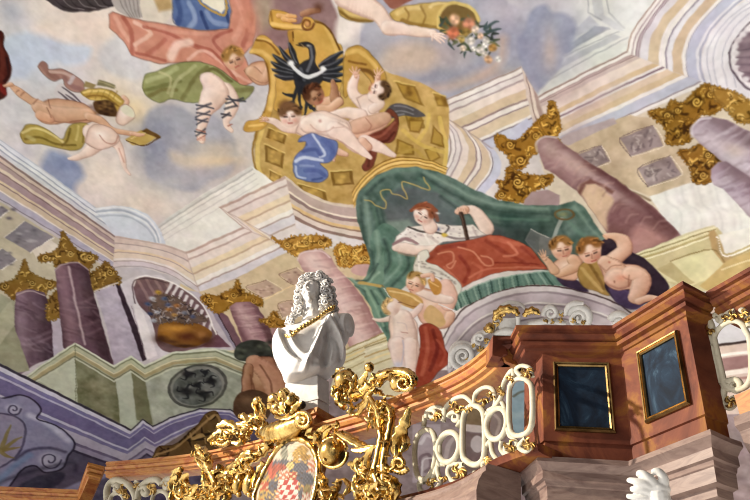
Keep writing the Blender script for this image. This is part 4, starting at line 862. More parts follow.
body([(150, 260), (170, 210), (210, 180), (270, 170), (320, 190), (370, 220), (380, 260), (350, 290), (290, 290), (240, 280), (190, 280)], PALE)
limb([(200, 230), (250, 226), (300, 240), (340, 250)], [70, 86, 84, 70], *PALE); limb([(310, 250), (360, 280), (400, 320), (440, 350), (460, 364)], [76, 64, 50, 30, 20], *PALE)
blob(252, 218, 36, 34, (248, 236, 226), .7); blob(250, 214, 7, 6, (196, 140, 130), .9); line([(210, 230), (240, 256), (280, 252), (306, 236)], 5, (200, 156, 140), .7); line([(300, 240), (350, 238)], 4, (190, 146, 130), .6); line([(320, 290), (370, 320), (410, 350)], 5, (180, 130, 112), .6)
limb([(300, 330), (330, 340), (360, 350)], [24, 30, 20], *ROSY); limb([(310, 350), (310, 376)], [20, 10], *ROSY)
head(126, 192, 44, PALE, (112, 78, 50), (-.1, .05), -95); blob(110, 146, 30, 22, (120, 82, 52), .9, 0, 4)
part('painted_cloth', 'bright blue painted cloth of the reclining woman')
BC_ = [(140, 380), (156, 350), (180, 330), (190, 300), (160, 300), (170, 280), (216, 264), (270, 282), (320, 300), (318, 350), (290, 384), (250, 390), (280, 420), (280, 450), (240, 470), (180, 458), (146, 440)]
poly(BC_, (104, 122, 178), curve=True)
shade(BC_, [([(150, 380), (190, 364), (260, 376)], 14, (196, 206, 228), .9), ([(150, 400), (156, 440), (190, 450)], 8, (190, 200, 226), .8), ([(220, 270), (240, 300), (270, 350), (250, 360)], 10, (200, 210, 230), .8), ([(180, 340), (230, 330), (250, 350)], 16, (74, 90, 150), .8), ([(260, 290), (300, 320), (300, 370)], 20, (88, 106, 166), .8), ([(190, 420), (240, 420), (270, 440)], 16, (78, 94, 156), .7), ([(170, 300), (190, 310)], 12, (72, 86, 140), .8), ([(220, 460), (260, 450)], 10, (70, 86, 144), .8), ([(170, 400), (220, 400)], 10, (140, 156, 200), .8)])
plain()
# --- enthroned woman
tile(385, 190, .2201)
part('painted_woman', 'enthroned painted woman in white and red')
limb([(350, 90), (400, 92), (440, 140), (462, 180), (440, 210)], [40, 48, 60, 62, 50], *PALE); limb([(330, 96), (360, 88)], [30, 44], *ROSY)
for k in range(4): limb([(330 + k * 10, 82), (336 + k * 10, 106)], [10, 9], *ROSY, soft=.5)
DR = [(36, 250), (50, 210), (100, 170), (170, 160), (230, 150), (300, 160), (400, 156), (440, 190), (470, 210), (420, 224), (330, 230), (260, 236), (230, 262), (170, 270), (140, 250), (80, 240)]
poly(DR, (226, 216, 206)); shade(DR, [([(60, 220), (110, 180), (160, 190)], 16, (240, 234, 226), .8), ([(150, 200), (200, 210), (240, 240)], 14, (196, 180, 172), .7), ([(260, 170), (330, 190), (420, 190)], 16, (206, 194, 188), .7), ([(40, 246), (90, 220), (140, 240)], 14, (160, 122, 122), .8), ([(170, 180), (200, 240)], 10, (238, 228, 220), .8), ([(280, 180), (290, 220)], 10, (236, 228, 222), .8), ([(400, 170), (420, 210)], 10, (180, 160, 156), .6)], False)
for _ in range(26): x, y = 60 + rng.rand() * 360, 170 + rng.rand() * 50; blob(x, y, 4, 3, (150, 130, 130), .6)
limb([(50, 260), (90, 264), (140, 274), (220, 268), (250, 262)], [40, 56, 52, 40, 28], *PALE); line([(60, 284), (130, 300), (220, 288)], 6, (176, 128, 110), .6)
line([(36, 246), (90, 226), (146, 244)], 14, (150, 116, 118), .85); line([(110, 168), (160, 186), (220, 190), (262, 200)], 9, (72, 66, 62), .9); line([(270, 200), (290, 170), (280, 160)], 7, (74, 66, 62), .8)
line([(268, 206), (320, 220), (400, 216), (480, 206)], 12, (128, 112, 112), .8); blob(240, 178, 10, 10, (60, 70, 110), .9); blob(270, 204, 14, 11, (214, 180, 60), .95, 0, 4)
line([(344, 106), (360, 160), (374, 222)], 18, (72, 54, 46), 1, soft=.7, own=True); line([(340, 106), (356, 160), (368, 220)], 4, (130, 106, 92), .8)
limb([(190, 130), (206, 170)], [56, 64], *PALE); head(178, 112, 46, PALE, (142, 78, 50), (-.12, .12), -62)
line([(122, 96), (150, 74), (200, 68), (232, 92)], 18, (150, 80, 52), .9); line([(130, 94), (160, 82), (210, 84)], 5, (200, 140, 100), .7); line([(232, 100), (240, 140)], 14, (140, 82, 60), .8); blob(240, 104, 8, 5, (230, 224, 216), .9)
part('painted_robe', 'orange red painted robe over the lap of the enthroned woman')
RR = [(186, 320), (200, 286), (240, 252), (300, 240), (400, 224), (480, 204), (540, 210), (600, 232), (660, 262), (700, 310), (740, 360), (640, 364), (560, 366), (480, 382), (400, 416), (350, 446), (320, 440), (270, 380), (200, 340)]
poly(RR, (178, 84, 60))
shade(RR, [([(200, 310), (260, 262), (360, 250)], 22, (150, 62, 46), .8), ([(240, 290), (300, 280), (310, 320), (280, 340), (300, 356), (320, 320)], 8, (214, 140, 108), .8), ([(330, 260), (400, 280), (450, 340), (490, 340), (480, 310), (440, 300)], 9, (216, 138, 106), .85), ([(460, 230), (540, 280), (650, 340)], 18, (148, 60, 44), .7), ([(480, 214), (560, 240), (620, 250)], 24, (202, 108, 80), .8), ([(560, 240), (600, 290), (540, 300)], 12, (216, 130, 100), .7), ([(270, 350), (320, 400), (350, 440)], 14, (206, 116, 88), .7), ([(340, 300), (380, 360), (360, 420)], 18, (150, 58, 44), .8), ([(400, 330), (440, 360), (420, 400)], 14, (196, 102, 76), .8), ([(380, 400), (460, 360), (600, 350), (720, 356)], 10, (206, 118, 90), .7), ([(500, 330), (600, 330), (700, 340)], 8, (140, 54, 40), .7), ([(620, 260), (680, 310)], 14, (156, 66, 50), .7)], False)
part('painted_book', 'grey painted tablet beside the red robe'); poly([(634, 230), (662, 176), (760, 220), (790, 290), (720, 300), (690, 292)], (112, 116, 112)); line([(662, 178), (740, 216)], 6, (160, 160, 152), .8, False); poly([(640, 230), (664, 184), (700, 200), (700, 290)], (98, 104, 102))
part('painted_scarf', 'white patterned painted scarf'); WS = [(130, 340), (150, 290), (190, 272), (200, 300), (186, 324), (240, 344), (290, 380), (326, 410), (350, 450), (330, 480), (300, 440), (250, 400), (200, 390), (150, 396), (132, 370)]
poly(WS, (216, 210, 196), curve=True); shade(WS, [([(140, 340), (170, 350), (250, 370), (320, 430)], 9, (168, 158, 146), .6), ([(150, 300), (160, 380)], 10, (236, 232, 222), .8)])
for _ in range(22): t = rng.rand(); blob(150 + 180 * t + rng.rand() * 14, 320 + 110 * t + (rng.rand() - .3) * 30, 5, 4, (134, 120, 110), .6)
# --- two trumpet putti
tile(370, 265, .25)
part('painted_putto', 'painted child blowing a golden trumpet')
body([(160, 100), (200, 90), (260, 100), (320, 110), (330, 150), (320, 220), (280, 250), (220, 240), (190, 200), (170, 150)], ROSY); limb([(300, 80), (320, 120), (310, 160)], [60, 66, 60], (190, 130, 110), (222, 178, 158), (240, 210, 194)); limb([(200, 110), (260, 130), (320, 140)], [40, 50, 40], *PALE)
limb([(250, 240), (300, 236), (320, 200)], [44, 46, 40], *ROSY); head(182, 70, 38, ROSY, (176, 138, 78), (-.25, .25), -70); poly([(230, 60), (262, 52), (284, 76), (280, 110), (256, 118), (240, 94)], (196, 138, 60), curve=True); line([(240, 66), (270, 84)], 8, (230, 186, 110), .8)
limb([(210, 44), (246, 40), (250, 60)], [20, 22, 16], *ROSY)
part('painted_trumpet', 'golden painted trumpet'); TR = [(66, 92), (110, 94), (180, 120), (210, 148), (190, 176), (140, 166), (90, 136)]
poly(TR, (198, 152, 82), curve=True); line([(80, 104), (150, 120), (200, 150)], 8, (232, 200, 136), .8); line([(90, 134), (150, 160), (190, 168)], 6, (146, 100, 46), .8)
line([(-40, 72), (40, 84)], 16, (196, 160, 86), .9); line([(58, 94), (90, 150)], 4, (230, 222, 206), .9, False); line([(276, 158), (350, 188)], 5, (224, 216, 214), .95, False, own=True)
poly([(214, 200), (240, 160), (290, 200), (300, 240), (260, 250), (230, 230)], (208, 168, 110), curve=True)
part('painted_cloth', 'red painted cloth behind the two children'); RC2 = [(196, 250), (230, 232), (270, 252), (290, 280), (300, 330), (320, 380), (270, 430), (230, 480), (186, 490), (180, 420), (200, 330)]
poly(RC2, (158, 64, 44), curve=True); shade(RC2, [([(220, 250), (230, 330), (210, 440)], 16, (186, 92, 66), .8), ([(250, 260), (270, 330), (240, 420)], 16, (120, 40, 30), .8), ([(270, 300), (300, 350), (280, 400)], 12, (180, 82, 60), .8)])
part('painted_putto', 'pale painted child seen from behind with raised arm')
limb([(100, 214), (150, 210), (190, 180), (204, 160)], [44, 40, 30, 20], *PALE); limb([(84, 214), (40, 220), (16, 214)], [30, 20, 10], *PALE)
body([(76, 240), (84, 200), (130, 196), (170, 210), (190, 240), (186, 290), (196, 330), (186, 400), (170, 430), (130, 410), (110, 400), (84, 360), (70, 320), (80, 280)], PALE)
limb([(130, 210), (140, 260), (136, 300)], [84, 96, 104], *PALE); limb([(110, 310), (108, 360), (124, 410)], [70, 62, 50], *PALE); limb([(160, 310), (162, 370), (164, 430)], [62, 56, 44], *PALE); line([(130, 300), (132, 350), (124, 400)], 6, (186, 176, 190), .8); line([(124, 268), (150, 272)], 5, (190, 130, 116), .8); line([(110, 230), (140, 236), (150, 262)], 5, (206, 180, 176), .6)
blob(110, 400, 24, 20, (186, 190, 212), .7); head(86, 168, 34, PALE, (204, 162, 104), (0, 0), -170, False); blob(116, 164, 14, 20, (232, 200, 180), .8); line([(112, 150), (124, 150)], 4, (120, 80, 66), .8)
# --- two putti with the key
tile(520, 195, .23)
part('painted_putto', 'painted child clasping its hands below the key'); plain()
DB = [(470, 240), (520, 250), (570, 300), (620, 360), (640, 400), (590, 430), (560, 400), (500, 330), (440, 290), (430, 260)]
poly([(340, 210), (400, 186), (440, 210), (480, 240), (560, 290), (640, 380), (640, 420), (560, 470), (460, 490), (380, 420), (330, 300)], (58, 44, 58), curve=True)
poly([(390, 400), (460, 410), (540, 460), (500, 500), (420, 470)], (88, 72, 106), curve=True, own=False, soft=1.5); poly([(160, 350), (250, 370), (300, 420), (240, 410), (180, 390)], (72, 58, 82), curve=True)
part('painted_key', 'large grey painted key'); line([(184, 104), (164, 140), (146, 190)], 16, (150, 160, 152), .95, own=True); line([(196 + 40 * math.cos(t), 84 + 22 * math.sin(t)) for t in np.linspace(0, 6.28, 16)], 9, (110, 90, 56), .9, own=True); blob(190, 84, 22, 12, (150, 140, 80), .5)
part('painted_putto', 'painted child clasping its hands below the key')
body([(140, 320), (150, 290), (200, 262), (250, 264), (272, 290), (270, 330), (240, 370), (190, 366), (150, 350)], ROSY); limb([(230, 280), (240, 310), (180, 340), (160, 346)], [50, 54, 40, 24], *WARM); limb([(150, 330), (120, 290), (100, 270)], [40, 30, 20], *WARM); hand(108, 280, -115, 30, WARM, .3)
head(180, 232, 46, ROSY, (150, 104, 52), (.15, .2), -105)
part('painted_cloth', 'ochre painted cloth of the right hand child'); OC = [(250, 350), (262, 310), (300, 280), (340, 290), (370, 330), (372, 400), (390, 440), (330, 420), (280, 400)]
poly(OC, (170, 134, 70), curve=True); shade(OC, [([(270, 320), (300, 360), (360, 420)], 14, (204, 172, 104), .7), ([(300, 300), (340, 360), (370, 410)], 12, (126, 92, 42), .8)])
part('painted_putto', 'plump painted child with one raised arm')
limb([(370, 176), (410, 180), (446, 200), (456, 236), (420, 270), (380, 300)], [22, 34, 54, 60, 66, 70], *ROSY); line([(362, 176), (374, 190)], 10, (214, 160, 128), .9)
body([(340, 300), (370, 270), (420, 280), (450, 300), (520, 310), (560, 340), (566, 390), (540, 430), (500, 420), (470, 410), (430, 414), (390, 400), (366, 360)], ROSY); limb([(370, 290), (410, 320), (430, 350)], [60, 80, 90], *ROSY); limb([(420, 360), (440, 370)], [96, 90], *ROSY)
limb([(480, 340), (530, 360), (520, 410), (500, 450), (520, 462)], [70, 72, 70, 46, 30], *ROSY); limb([(520, 462), (560, 448), (600, 450)], [36, 34, 18], *ROSY); blob(440, 362, 20, 20, (222, 130, 100), .5); line([(376, 330), (400, 310), (440, 306)], 4, (150, 92, 70), .7); line([(476, 350), (474, 400)], 5, (150, 92, 70), .7); line([(412, 374), (414, 382)], 4, (140, 80, 60), .9)
blob(388, 292, 5, 5, (200, 110, 90), .9); head(304, 244, 52, ROSY, (140, 92, 44), (.15, .25), -110); plain()
# --- crouching dark figure behind the bust
tile(*Q3)
part('painted_figure', 'brown crouching painted figure behind the white bust')
poly([(470, 215), (476, 190), (500, 180), (530, 184), (546, 204), (540, 222), (500, 224)], (60, 64, 58), curve=True)
for _ in range(16): x, y = 476 + rng.rand() * 66, 184 + rng.rand() * 34; blob(x, y, 7, 5, (40, 42, 38) if rng.rand() > .5 else (92, 98, 84), .8)
body([(486, 300), (484, 250), (492, 226), (520, 214), (546, 216), (556, 240), (574, 280), (560, 310), (520, 320), (500, 290)], DARKS); limb([(510, 225), (540, 250), (556, 290)], [40, 56, 50], (140, 92, 70), (186, 132, 102), (212, 166, 132)); limb([(498, 234), (494, 270), (500, 300)], [20, 22, 20], *DARKS)
for q in [[(520, 230), (540, 262), (545, 300)], [(500, 250), (512, 290)]]: line(q, 5, (120, 74, 54), .7)
plain(); poly([(466, 310), (480, 286), (510, 280), (536, 290), (544, 314), (530, 340), (490, 346), (470, 330)], (92, 66, 48), curve=True); blob(495, 300, 16, 12, (134, 100, 74), .8)
# --- painted wall glimpsed through the pierced parapets
tile(390, 360, .28)
poly([(420, 90), (520, 60), (530, 270), (420, 270)], (136, 160, 172), own=False); line([(440, 130), (480, 110), (500, 140)], 10, (96, 96, 84), .8); line([(430, 200), (510, 190)], 30, (160, 176, 182), .6, soft=3)
poly([(250, 170), (340, 160), (345, 240), (250, 230)], (132, 112, 84), own=False); poly([(250, 226), (345, 236), (345, 262), (250, 250)], (196, 182, 176), own=False); poly([(250, 256), (345, 264), (345, 400), (250, 400)], (126, 106, 104), own=False); poly(ell(310, 300, 24, 30), (190, 178, 178), curve=True, own=False)
poly([(170, 240), (250, 240), (250, 400), (170, 400)], (150, 132, 132), own=False); line([(200, 350), (210, 300), (236, 270)], 18, (196, 182, 180), .7); poly([(350, 170), (420, 160), (420, 300), (350, 300)], (144, 124, 120), own=False); line([(366, 190), (390, 220), (380, 270)], 12, (190, 170, 160), .7)
poly([(80, 230), (180, 230), (180, 440), (80, 440)], (172, 156, 162), own=False); line([(110, 300), (130, 270), (156, 280)], 14, (206, 196, 200), .8); line([(104, 420), (110, 350), (140, 340), (146, 380), (126, 400)], 14, (128, 108, 116), .8); line([(112, 424), (120, 360), (150, 352)], 8, (212, 204, 208), .8)
tile(690, 270, .3)
poly([(30, 100), (260, 60), (260, 480), (60, 480)], (206, 184, 172), own=False)
for q, c in [([(60, 160), (240, 140), (240, 226), (60, 252)], (206, 204, 208)), ([(60, 250), (240, 226), (240, 236), (60, 258)], (74, 62, 60)), ([(60, 284), (240, 262), (240, 272), (60, 294)], (236, 226, 216)), ([(60, 300), (240, 276), (240, 318), (60, 344)], (160, 122, 120)), ([(60, 346), (240, 320), (240, 336), (60, 362)], (234, 222, 212)), ([(60, 376), (240, 344), (240, 352), (60, 384)], (170, 134, 126))]: poly(q, c, own=False)
# --- the brush: small wandering of every edge, mottled pigment, fine grain
_wx, _wy = fbm(120, 31, 2) * .3 + fbm(40, 33, 2) * .3, fbm(120, 32, 2) * .3 + fbm(40, 34, 2) * .3
_yy, _xx = np.mgrid[0:GH, 0:GW].astype(float); _sx, _sy = np.clip(_xx + _wx, 0, GW - 1.01), np.clip(_yy + _wy, 0, GH - 1.01); _xi, _yi = _sx.astype(int), _sy.astype(int); _fx, _fy = (_sx - _xi)[..., None], (_sy - _yi)[..., None]
IMG[:] = (IMG[_yi, _xi] * (1 - _fx) + IMG[_yi, _xi + 1] * _fx) * (1 - _fy) + (IMG[_yi + 1, _xi] * (1 - _fx) + IMG[_yi + 1, _xi + 1] * _fx) * _fy
IMG[:] = IMG * (1 + fbm(60, 41, 4)[..., None] * .012) + fbm(200, 42, 2)[..., None] * 2.5 + np.stack([fbm(50, 43 + k, 3) for k in range(3)], -1) * .9
IMG[:] = (IMG - 140) * 1.16 + 142
_l = IMG @ np.array([.3, .59, .11]); IMG[:] = _l[..., None] + (IMG - _l[..., None]) * .8 + np.array([1.5, 0, -1.5])
IMG[:] = np.clip(IMG + NOISE[..., None] * 2.2 + CLOUD[..., None] * 1.2, 0, 255)
# ================================================================== Blender side
import bpy
from mathutils import Vector

SCN = bpy.context.scene; COLL = SCN.collection


def srgb(c):
    c = np.clip(np.asarray(c, float) / 255., 0, 1); return np.where(c <= .04045, c / 12.92, ((c + .055) / 1.055) ** 2.4)


class MB:
    """collects vertices and faces for ONE mesh object"""
    def __init__(s): s.v = []; s.f = []; s.n = 0

    def add(s, v, f):
        v = np.asarray(v, float).reshape(-1, 3); s.v.append(v); s.f += [[i + s.n for i in q] for q in f]; s.n += len(v)

    def grid(s, A, closed_u=False, closed_v=False, cap=False):
        A = np.asarray(A, float); nu, nv = A.shape[:2]; f = []
        for i in range(nu if closed_u else nu - 1):
            for j in range(nv if closed_v else nv - 1):
                a, b = i, (i + 1) % nu; c, d = j, (j + 1) % nv
                f.append([a * nv + c, b * nv + c, b * nv + d, a * nv + d])
        if cap and closed_v: f.append(list(range(nv))[::-1]); f.append([(nu - 1) * nv + j for j in range(nv)])
        s.add(A.reshape(-1, 3), f)

    def tube(s, pts, r, n=8, flat=None, closed=False, k=1., cap=True):
        """swept round bar; flat=(normal, factor) squashes it along a direction"""
        p = np.asarray(pts, float); m = len(p); r = np.interp(np.linspace(0, 1, m), np.linspace(0, 1, np.size(r)), np.ravel(r)) if np.size(r) != m else np.ravel(r)
        t = np.gradient(p, axis=0)
        if closed: t = np.roll(p, -1, 0) - np.roll(p, 1, 0)
        t /= np.maximum(np.linalg.norm(t, axis=1, keepdims=True), 1e-9)
        up = np.array([.13, .21, .97]) if flat is None else np.asarray(flat[0], float); u = np.cross(t, up); bad = np.linalg.norm(u, axis=1) < 1e-3
        u[bad] = np.cross(t[bad], [.9, .1, .2]); u /= np.linalg.norm(u, axis=1, keepdims=True); w = np.cross(u, t); a = np.linspace(0, 2 * np.pi, n, endpoint=False)
        kk = 1. if flat is None else flat[1]
        A = p[:, None] + r[:, None, None] * (np.cos(a)[None, :, None] * u[:, None] + kk * np.sin(a)[None, :, None] * w[:, None])
        s.grid(A, closed_u=closed, closed_v=True, cap=cap and not closed)

    def ball(s, c, ax, n=10, m=14, R=None, bump=0., seed=0):
        ax = np.broadcast_to(np.asarray(ax, float), (3,)); th = np.linspace(1e-3, np.pi - 1e-3, n); ph = np.linspace(0, 2 * np.pi, m, endpoint=False)
        D = np.stack([np.sin(th)[:, None] * np.cos(ph), np.sin(th)[:, None] * np.sin(ph), np.cos(th)[:, None] * np.ones(m)], -1)
        if bump: rr = np.random.RandomState(seed); D = D * (1 + bump * (rr.rand(n, m, 1) - .5))
        A = D * ax
        if R is not None: A = A @ np.asarray(R)
        s.grid(A + np.asarray(c, float), closed_v=True, cap=True)

    def sweep(s, path, prof, closed_prof=True, out=None, caps=True):
        """profile rows (outward offset, z) drawn along a plan path with mitred corners"""
        L = [offset(path, o) for o, z in prof]; A = np.stack([np.concatenate([l, np.full((len(l), 1), z)], 1) for l, (o, z) in zip(L, prof)], 1)
        s.grid(A, closed_v=closed_prof, cap=caps)

    def box(s, c, ax, ay, az):
        c, ax, ay, az = [np.asarray(q, float) for q in (c, ax, ay, az)]
        v = [c + i * ax + j * ay + k * az for i in (-1, 1) for j in (-1, 1) for k in (-1, 1)]
        s.add(v, [[0, 1, 3, 2], [4, 6, 7, 5], [0, 4, 5, 1], [2, 3, 7, 6], [0, 2, 6, 4], [1, 5, 7, 3]])

    def build(s, name, mat, parent=None, smooth=True, ang=None, bevel=0., sub=0, origin=None):
        v = np.concatenate(s.v); me = bpy.data.meshes.new(name)
        o0 = np.array(origin) if origin is not None else (np.array(parent.matrix_world.translation) if parent is not None and parent.parent is None else np.zeros(3))
        if parent is not None and parent.parent is not None: o0 = np.array(parent.parent.location)
        me.from_pydata([tuple(q) for q in v - o0], [], s.f); me.validate()
        if smooth: me.polygons.foreach_set('use_smooth', [True] * len(me.polygons))
        me.materials.append(mat); o = bpy.data.objects.new(name, me); COLL.objects.link(o)
        if parent is not None: o.parent = parent
        else: o.location = o0
        if ang: 
            m = o.modifiers.new('edge', 'EDGE_SPLIT'); m.split_angle = math.radians(ang)
        if bevel: m = o.modifiers.new('bevel', 'BEVEL'); m.width = bevel; m.segments = 2; m.limit_method = 'ANGLE'
        if sub: m = o.modifiers.new('sub', 'SUBSURF'); m.levels = m.render_levels = sub
        return o


def offset(path, o):
    p = np.asarray(path, float)[:, :2]; d = np.diff(p, axis=0); d /= np.linalg.norm(d, axis=1, keepdims=True); n = np.stack([d[:, 1], -d[:, 0]], 1); out = []
    for i in range(len(p)):
        if i == 0: m = n[0]
        elif i == len(p) - 1: m = n[-1]
        else: m = n[i - 1] + n[i]; m = m / max(m.dot(m), .4) * 2; m = m
        out.append(p[i] + o * (m if i in (0, len(p) - 1) else m))
    return np.array(out)


def thing(name, label, cat, loc, group=None, kind=None):
    o = bpy.data.objects.new(name, None); COLL.objects.link(o); o.location = tuple(loc); o.empty_display_size = .1; o['label'] = label; o['category'] = cat
    if group: o['group'] = group
    if kind: o['kind'] = kind
    bpy.context.view_layer.update(); return o


def tagged(o, label, cat, group=None):
    o['label'] = label; o['category'] = cat
    if group: o['group'] = group
    return o


# ------------------------------------------------------------------ materials
def mat_nodes(name):
    m = bpy.data.materials.new(name); m.use_nodes = True; nt = m.node_tree; b = nt.nodes['Principled BSDF']; return m, nt, b


def lk(nt, a, b): nt.links.new(a, b)


def ramp(nt, fac, stops):
    r = nt.nodes.new('ShaderNodeValToRGB'); e = r.color_ramp.elements
    while len(e) < len(stops): e.new(.5)
    for q, (p, c) in zip(e, stops): q.position = p; q.color = (*srgb(c), 1)
    lk(nt, fac, r.inputs[0]); return r.outputs[0]


def noise(nt, scale, det=4., rough=.6, dist=0., stretch=None):
    t = nt.nodes.new('ShaderNodeTexCoord'); n = nt.nodes.new('ShaderNodeTexNoise'); n.inputs['Scale'].default_value = scale; n.inputs['Detail'].default_value = det; n.inputs['Roughness'].default_value = rough; n.inputs['Distortion'].default_value = dist
    if stretch is not None:
        mp = nt.nodes.new('ShaderNodeMapping'); mp.inputs['Scale'].default_value = stretch; lk(nt, t.outputs['Object'], mp.inputs[0]); lk(nt, mp.outputs[0], n.inputs['Vector'])
    else: lk(nt, t.outputs['Object'], n.inputs['Vector'])
    return n.outputs['Fac']


def bump(nt, b, h, st, dist=.01):
    k = nt.nodes.new('ShaderNodeBump'); k.inputs['Strength'].default_value = st; k.inputs['Distance'].default_value = dist; lk(nt, h, k.inputs['Height']); lk(nt, k.outputs[0], b.inputs['Normal'])


def stone(name, stops, scale=4., rough=.35, dist=1.2, stretch=None, bp=.08, det=6.):
    m, nt, b = mat_nodes(name); n = noise(nt, scale, det, .62, dist, stretch); lk(nt, ramp(nt, n, stops), b.inputs['Base Color']); b.inputs['Roughness'].default_value = rough; b.inputs['Specular IOR Level'].default_value = .2
    bump(nt, b, noise(nt, scale * 12, 3), bp, .004); return m


M_RED = stone('red_ochre_marble', [(.25, (52, 26, 20)), (.4, (92, 46, 32)), (.5, (116, 62, 42)), (.58, (140, 90, 40)), (.66, (106, 52, 38)), (.78, (144, 98, 42)), (.9, (80, 38, 28))], 2.2, .62, 1.2)
M_RAIL = stone('orange_ochre_marble', [(.25, (118, 62, 40)), (.42, (164, 98, 56)), (.55, (184, 130, 70)), (.66, (166, 98, 70)), (.8, (180, 136, 76))], 3., .48, 1.4, (1, 1, 3))
M_PINK = stone('pinkish_grey_marble', [(.25, (96, 74, 68)), (.45, (126, 104, 96)), (.6, (142, 120, 110)), (.75, (110, 86, 78))], 5., .4, 1.2, (1, 1, 4))
M_BLUE = stone('blue_grey_marble', [(.28, (10, 17, 27)), (.45, (17, 30, 46)), (.58, (26, 44, 62)), (.72, (64, 86, 104)), (.85, (16, 27, 42))], 4.5, .75, 2.4, (1, 1, .6))
M_WHITE = stone('white_marble', [(.3, (206, 202, 200)), (.6, (224, 221, 218)), (.8, (198, 194, 194))], 9., .45, .6)
M_CREAM = stone('cream_paint', [(.3, (184, 174, 150)), (.6, (204, 196, 174)), (.8, (172, 160, 134))], 14., .5, .3)
M_PLAST = stone('white_plaster', [(.3, (204, 200, 194)), (.6, (222, 219, 214)), (.8, (192, 188, 184))], 12., .7, .3)
M_DARK = stone('dark_bronze', [(.3, (30, 26, 26)), (.6, (52, 44, 40)), (.8, (28, 24, 24))], 10., .35, .4)


def gold(name, lo=(150, 112, 52), hi=(222, 188, 116), rough=.24, bst=.35, sc=60.):
    m, nt, b = mat_nodes(name); lk(nt, ramp(nt, noise(nt, 9., 4.), [(.3, lo), (.62, hi)]), b.inputs['Base Color']); b.inputs['Metallic'].default_value = 1.; b.inputs['Roughness'].default_value = rough
    bump(nt, b, noise(nt, sc, 3.), bst, .006); return m


M_GOLD = gold('gilding'); M_GOLD2 = gold('aged_gilding', (124, 92, 48), (190, 156, 92), .34, .25, 90.); M_FRAME = gold('gilt_frame', (104, 80, 46), (160, 130, 84), .38, .1)


def mat_attr(name, rough=.85, spec=.15, bp=.015):
    m, nt, b = mat_nodes(name); a = nt.nodes.new('ShaderNodeVertexColor'); a.layer_name = 'paint'; lk(nt, a.outputs[0], b.inputs['Base Color']); b.inputs['Roughness'].default_value = rough; b.inputs['Specular IOR Level'].default_value = spec
    bump(nt, b, noise(nt, 30., 5.), bp, .01); return m


M_FRESCO = mat_attr('fresco_plaster'); M_ARMS = mat_attr('painted_arms', .7, .15, .02)


def paint_mesh(name, V, Fq, C, mat, parent=None, loc=(0, 0, 0)):
    me = bpy.data.meshes.new(name); me.vertices.add(len(V)); me.vertices.foreach_set('co', np.ascontiguousarray(V, np.float32).ravel())
    nf = len(Fq); me.loops.add(nf * 4); me.loops.foreach_set('vertex_index', np.ascontiguousarray(Fq, np.int32).ravel()); me.polygons.add(nf); me.polygons.foreach_set('loop_start', np.arange(0, nf * 4, 4, dtype=np.int32))
    me.polygons.foreach_set('use_smooth', np.ones(nf, bool)); me.update(calc_edges=True); at = me.color_attributes.new('paint', 'FLOAT_COLOR', 'POINT')
    at.data.foreach_set('color', np.ascontiguousarray(np.concatenate([C, np.ones((len(C), 1))], 1), np.float32).ravel()); me.materials.append(mat); me.validate()
    o = bpy.data.objects.new(name, me); COLL.objects.link(o); o.location = loc
    if parent: o.parent = parent
    return o


# ------------------------------------------------------------------ the vault and its fresco
def build_vault():
    ss, tt = np.meshgrid(LO[0] + np.arange(GW) * CELL, LO[1] + np.arange(GH) * CELL); V = vault_point(ss, tt).reshape(-1, 3); C = srgb(IMG).reshape(-1, 3)
    idx = np.arange(GW * GH).reshape(GH, GW); Fq = np.stack([idx[:-1, :-1], idx[:-1, 1:], idx[1:, 1:], idx[1:, :-1]], -1).reshape(-1, 4)
    # leave out the corners of the development that lie far outside the hall's visible vault
    ids = IDM[:-1, :-1].reshape(-1); ceil = None
    for i in [0] + sorted(PARTS):
        fq = Fq[ids == i]
        if len(fq) < 12: continue
        u, inv = np.unique(fq, return_inverse=True); name, label = PARTS.get(i, ('ceiling', None)); o = paint_mesh(name, V[u], inv.reshape(-1, 4), C[u], M_FRESCO, ceil)
        if i == 0: ceil = o; o['kind'] = 'structure'; o['label'] = 'vaulted ceiling covered with a painted fresco of sky, columns and figures'; o['category'] = 'ceiling'
        elif label: o['label'] = label
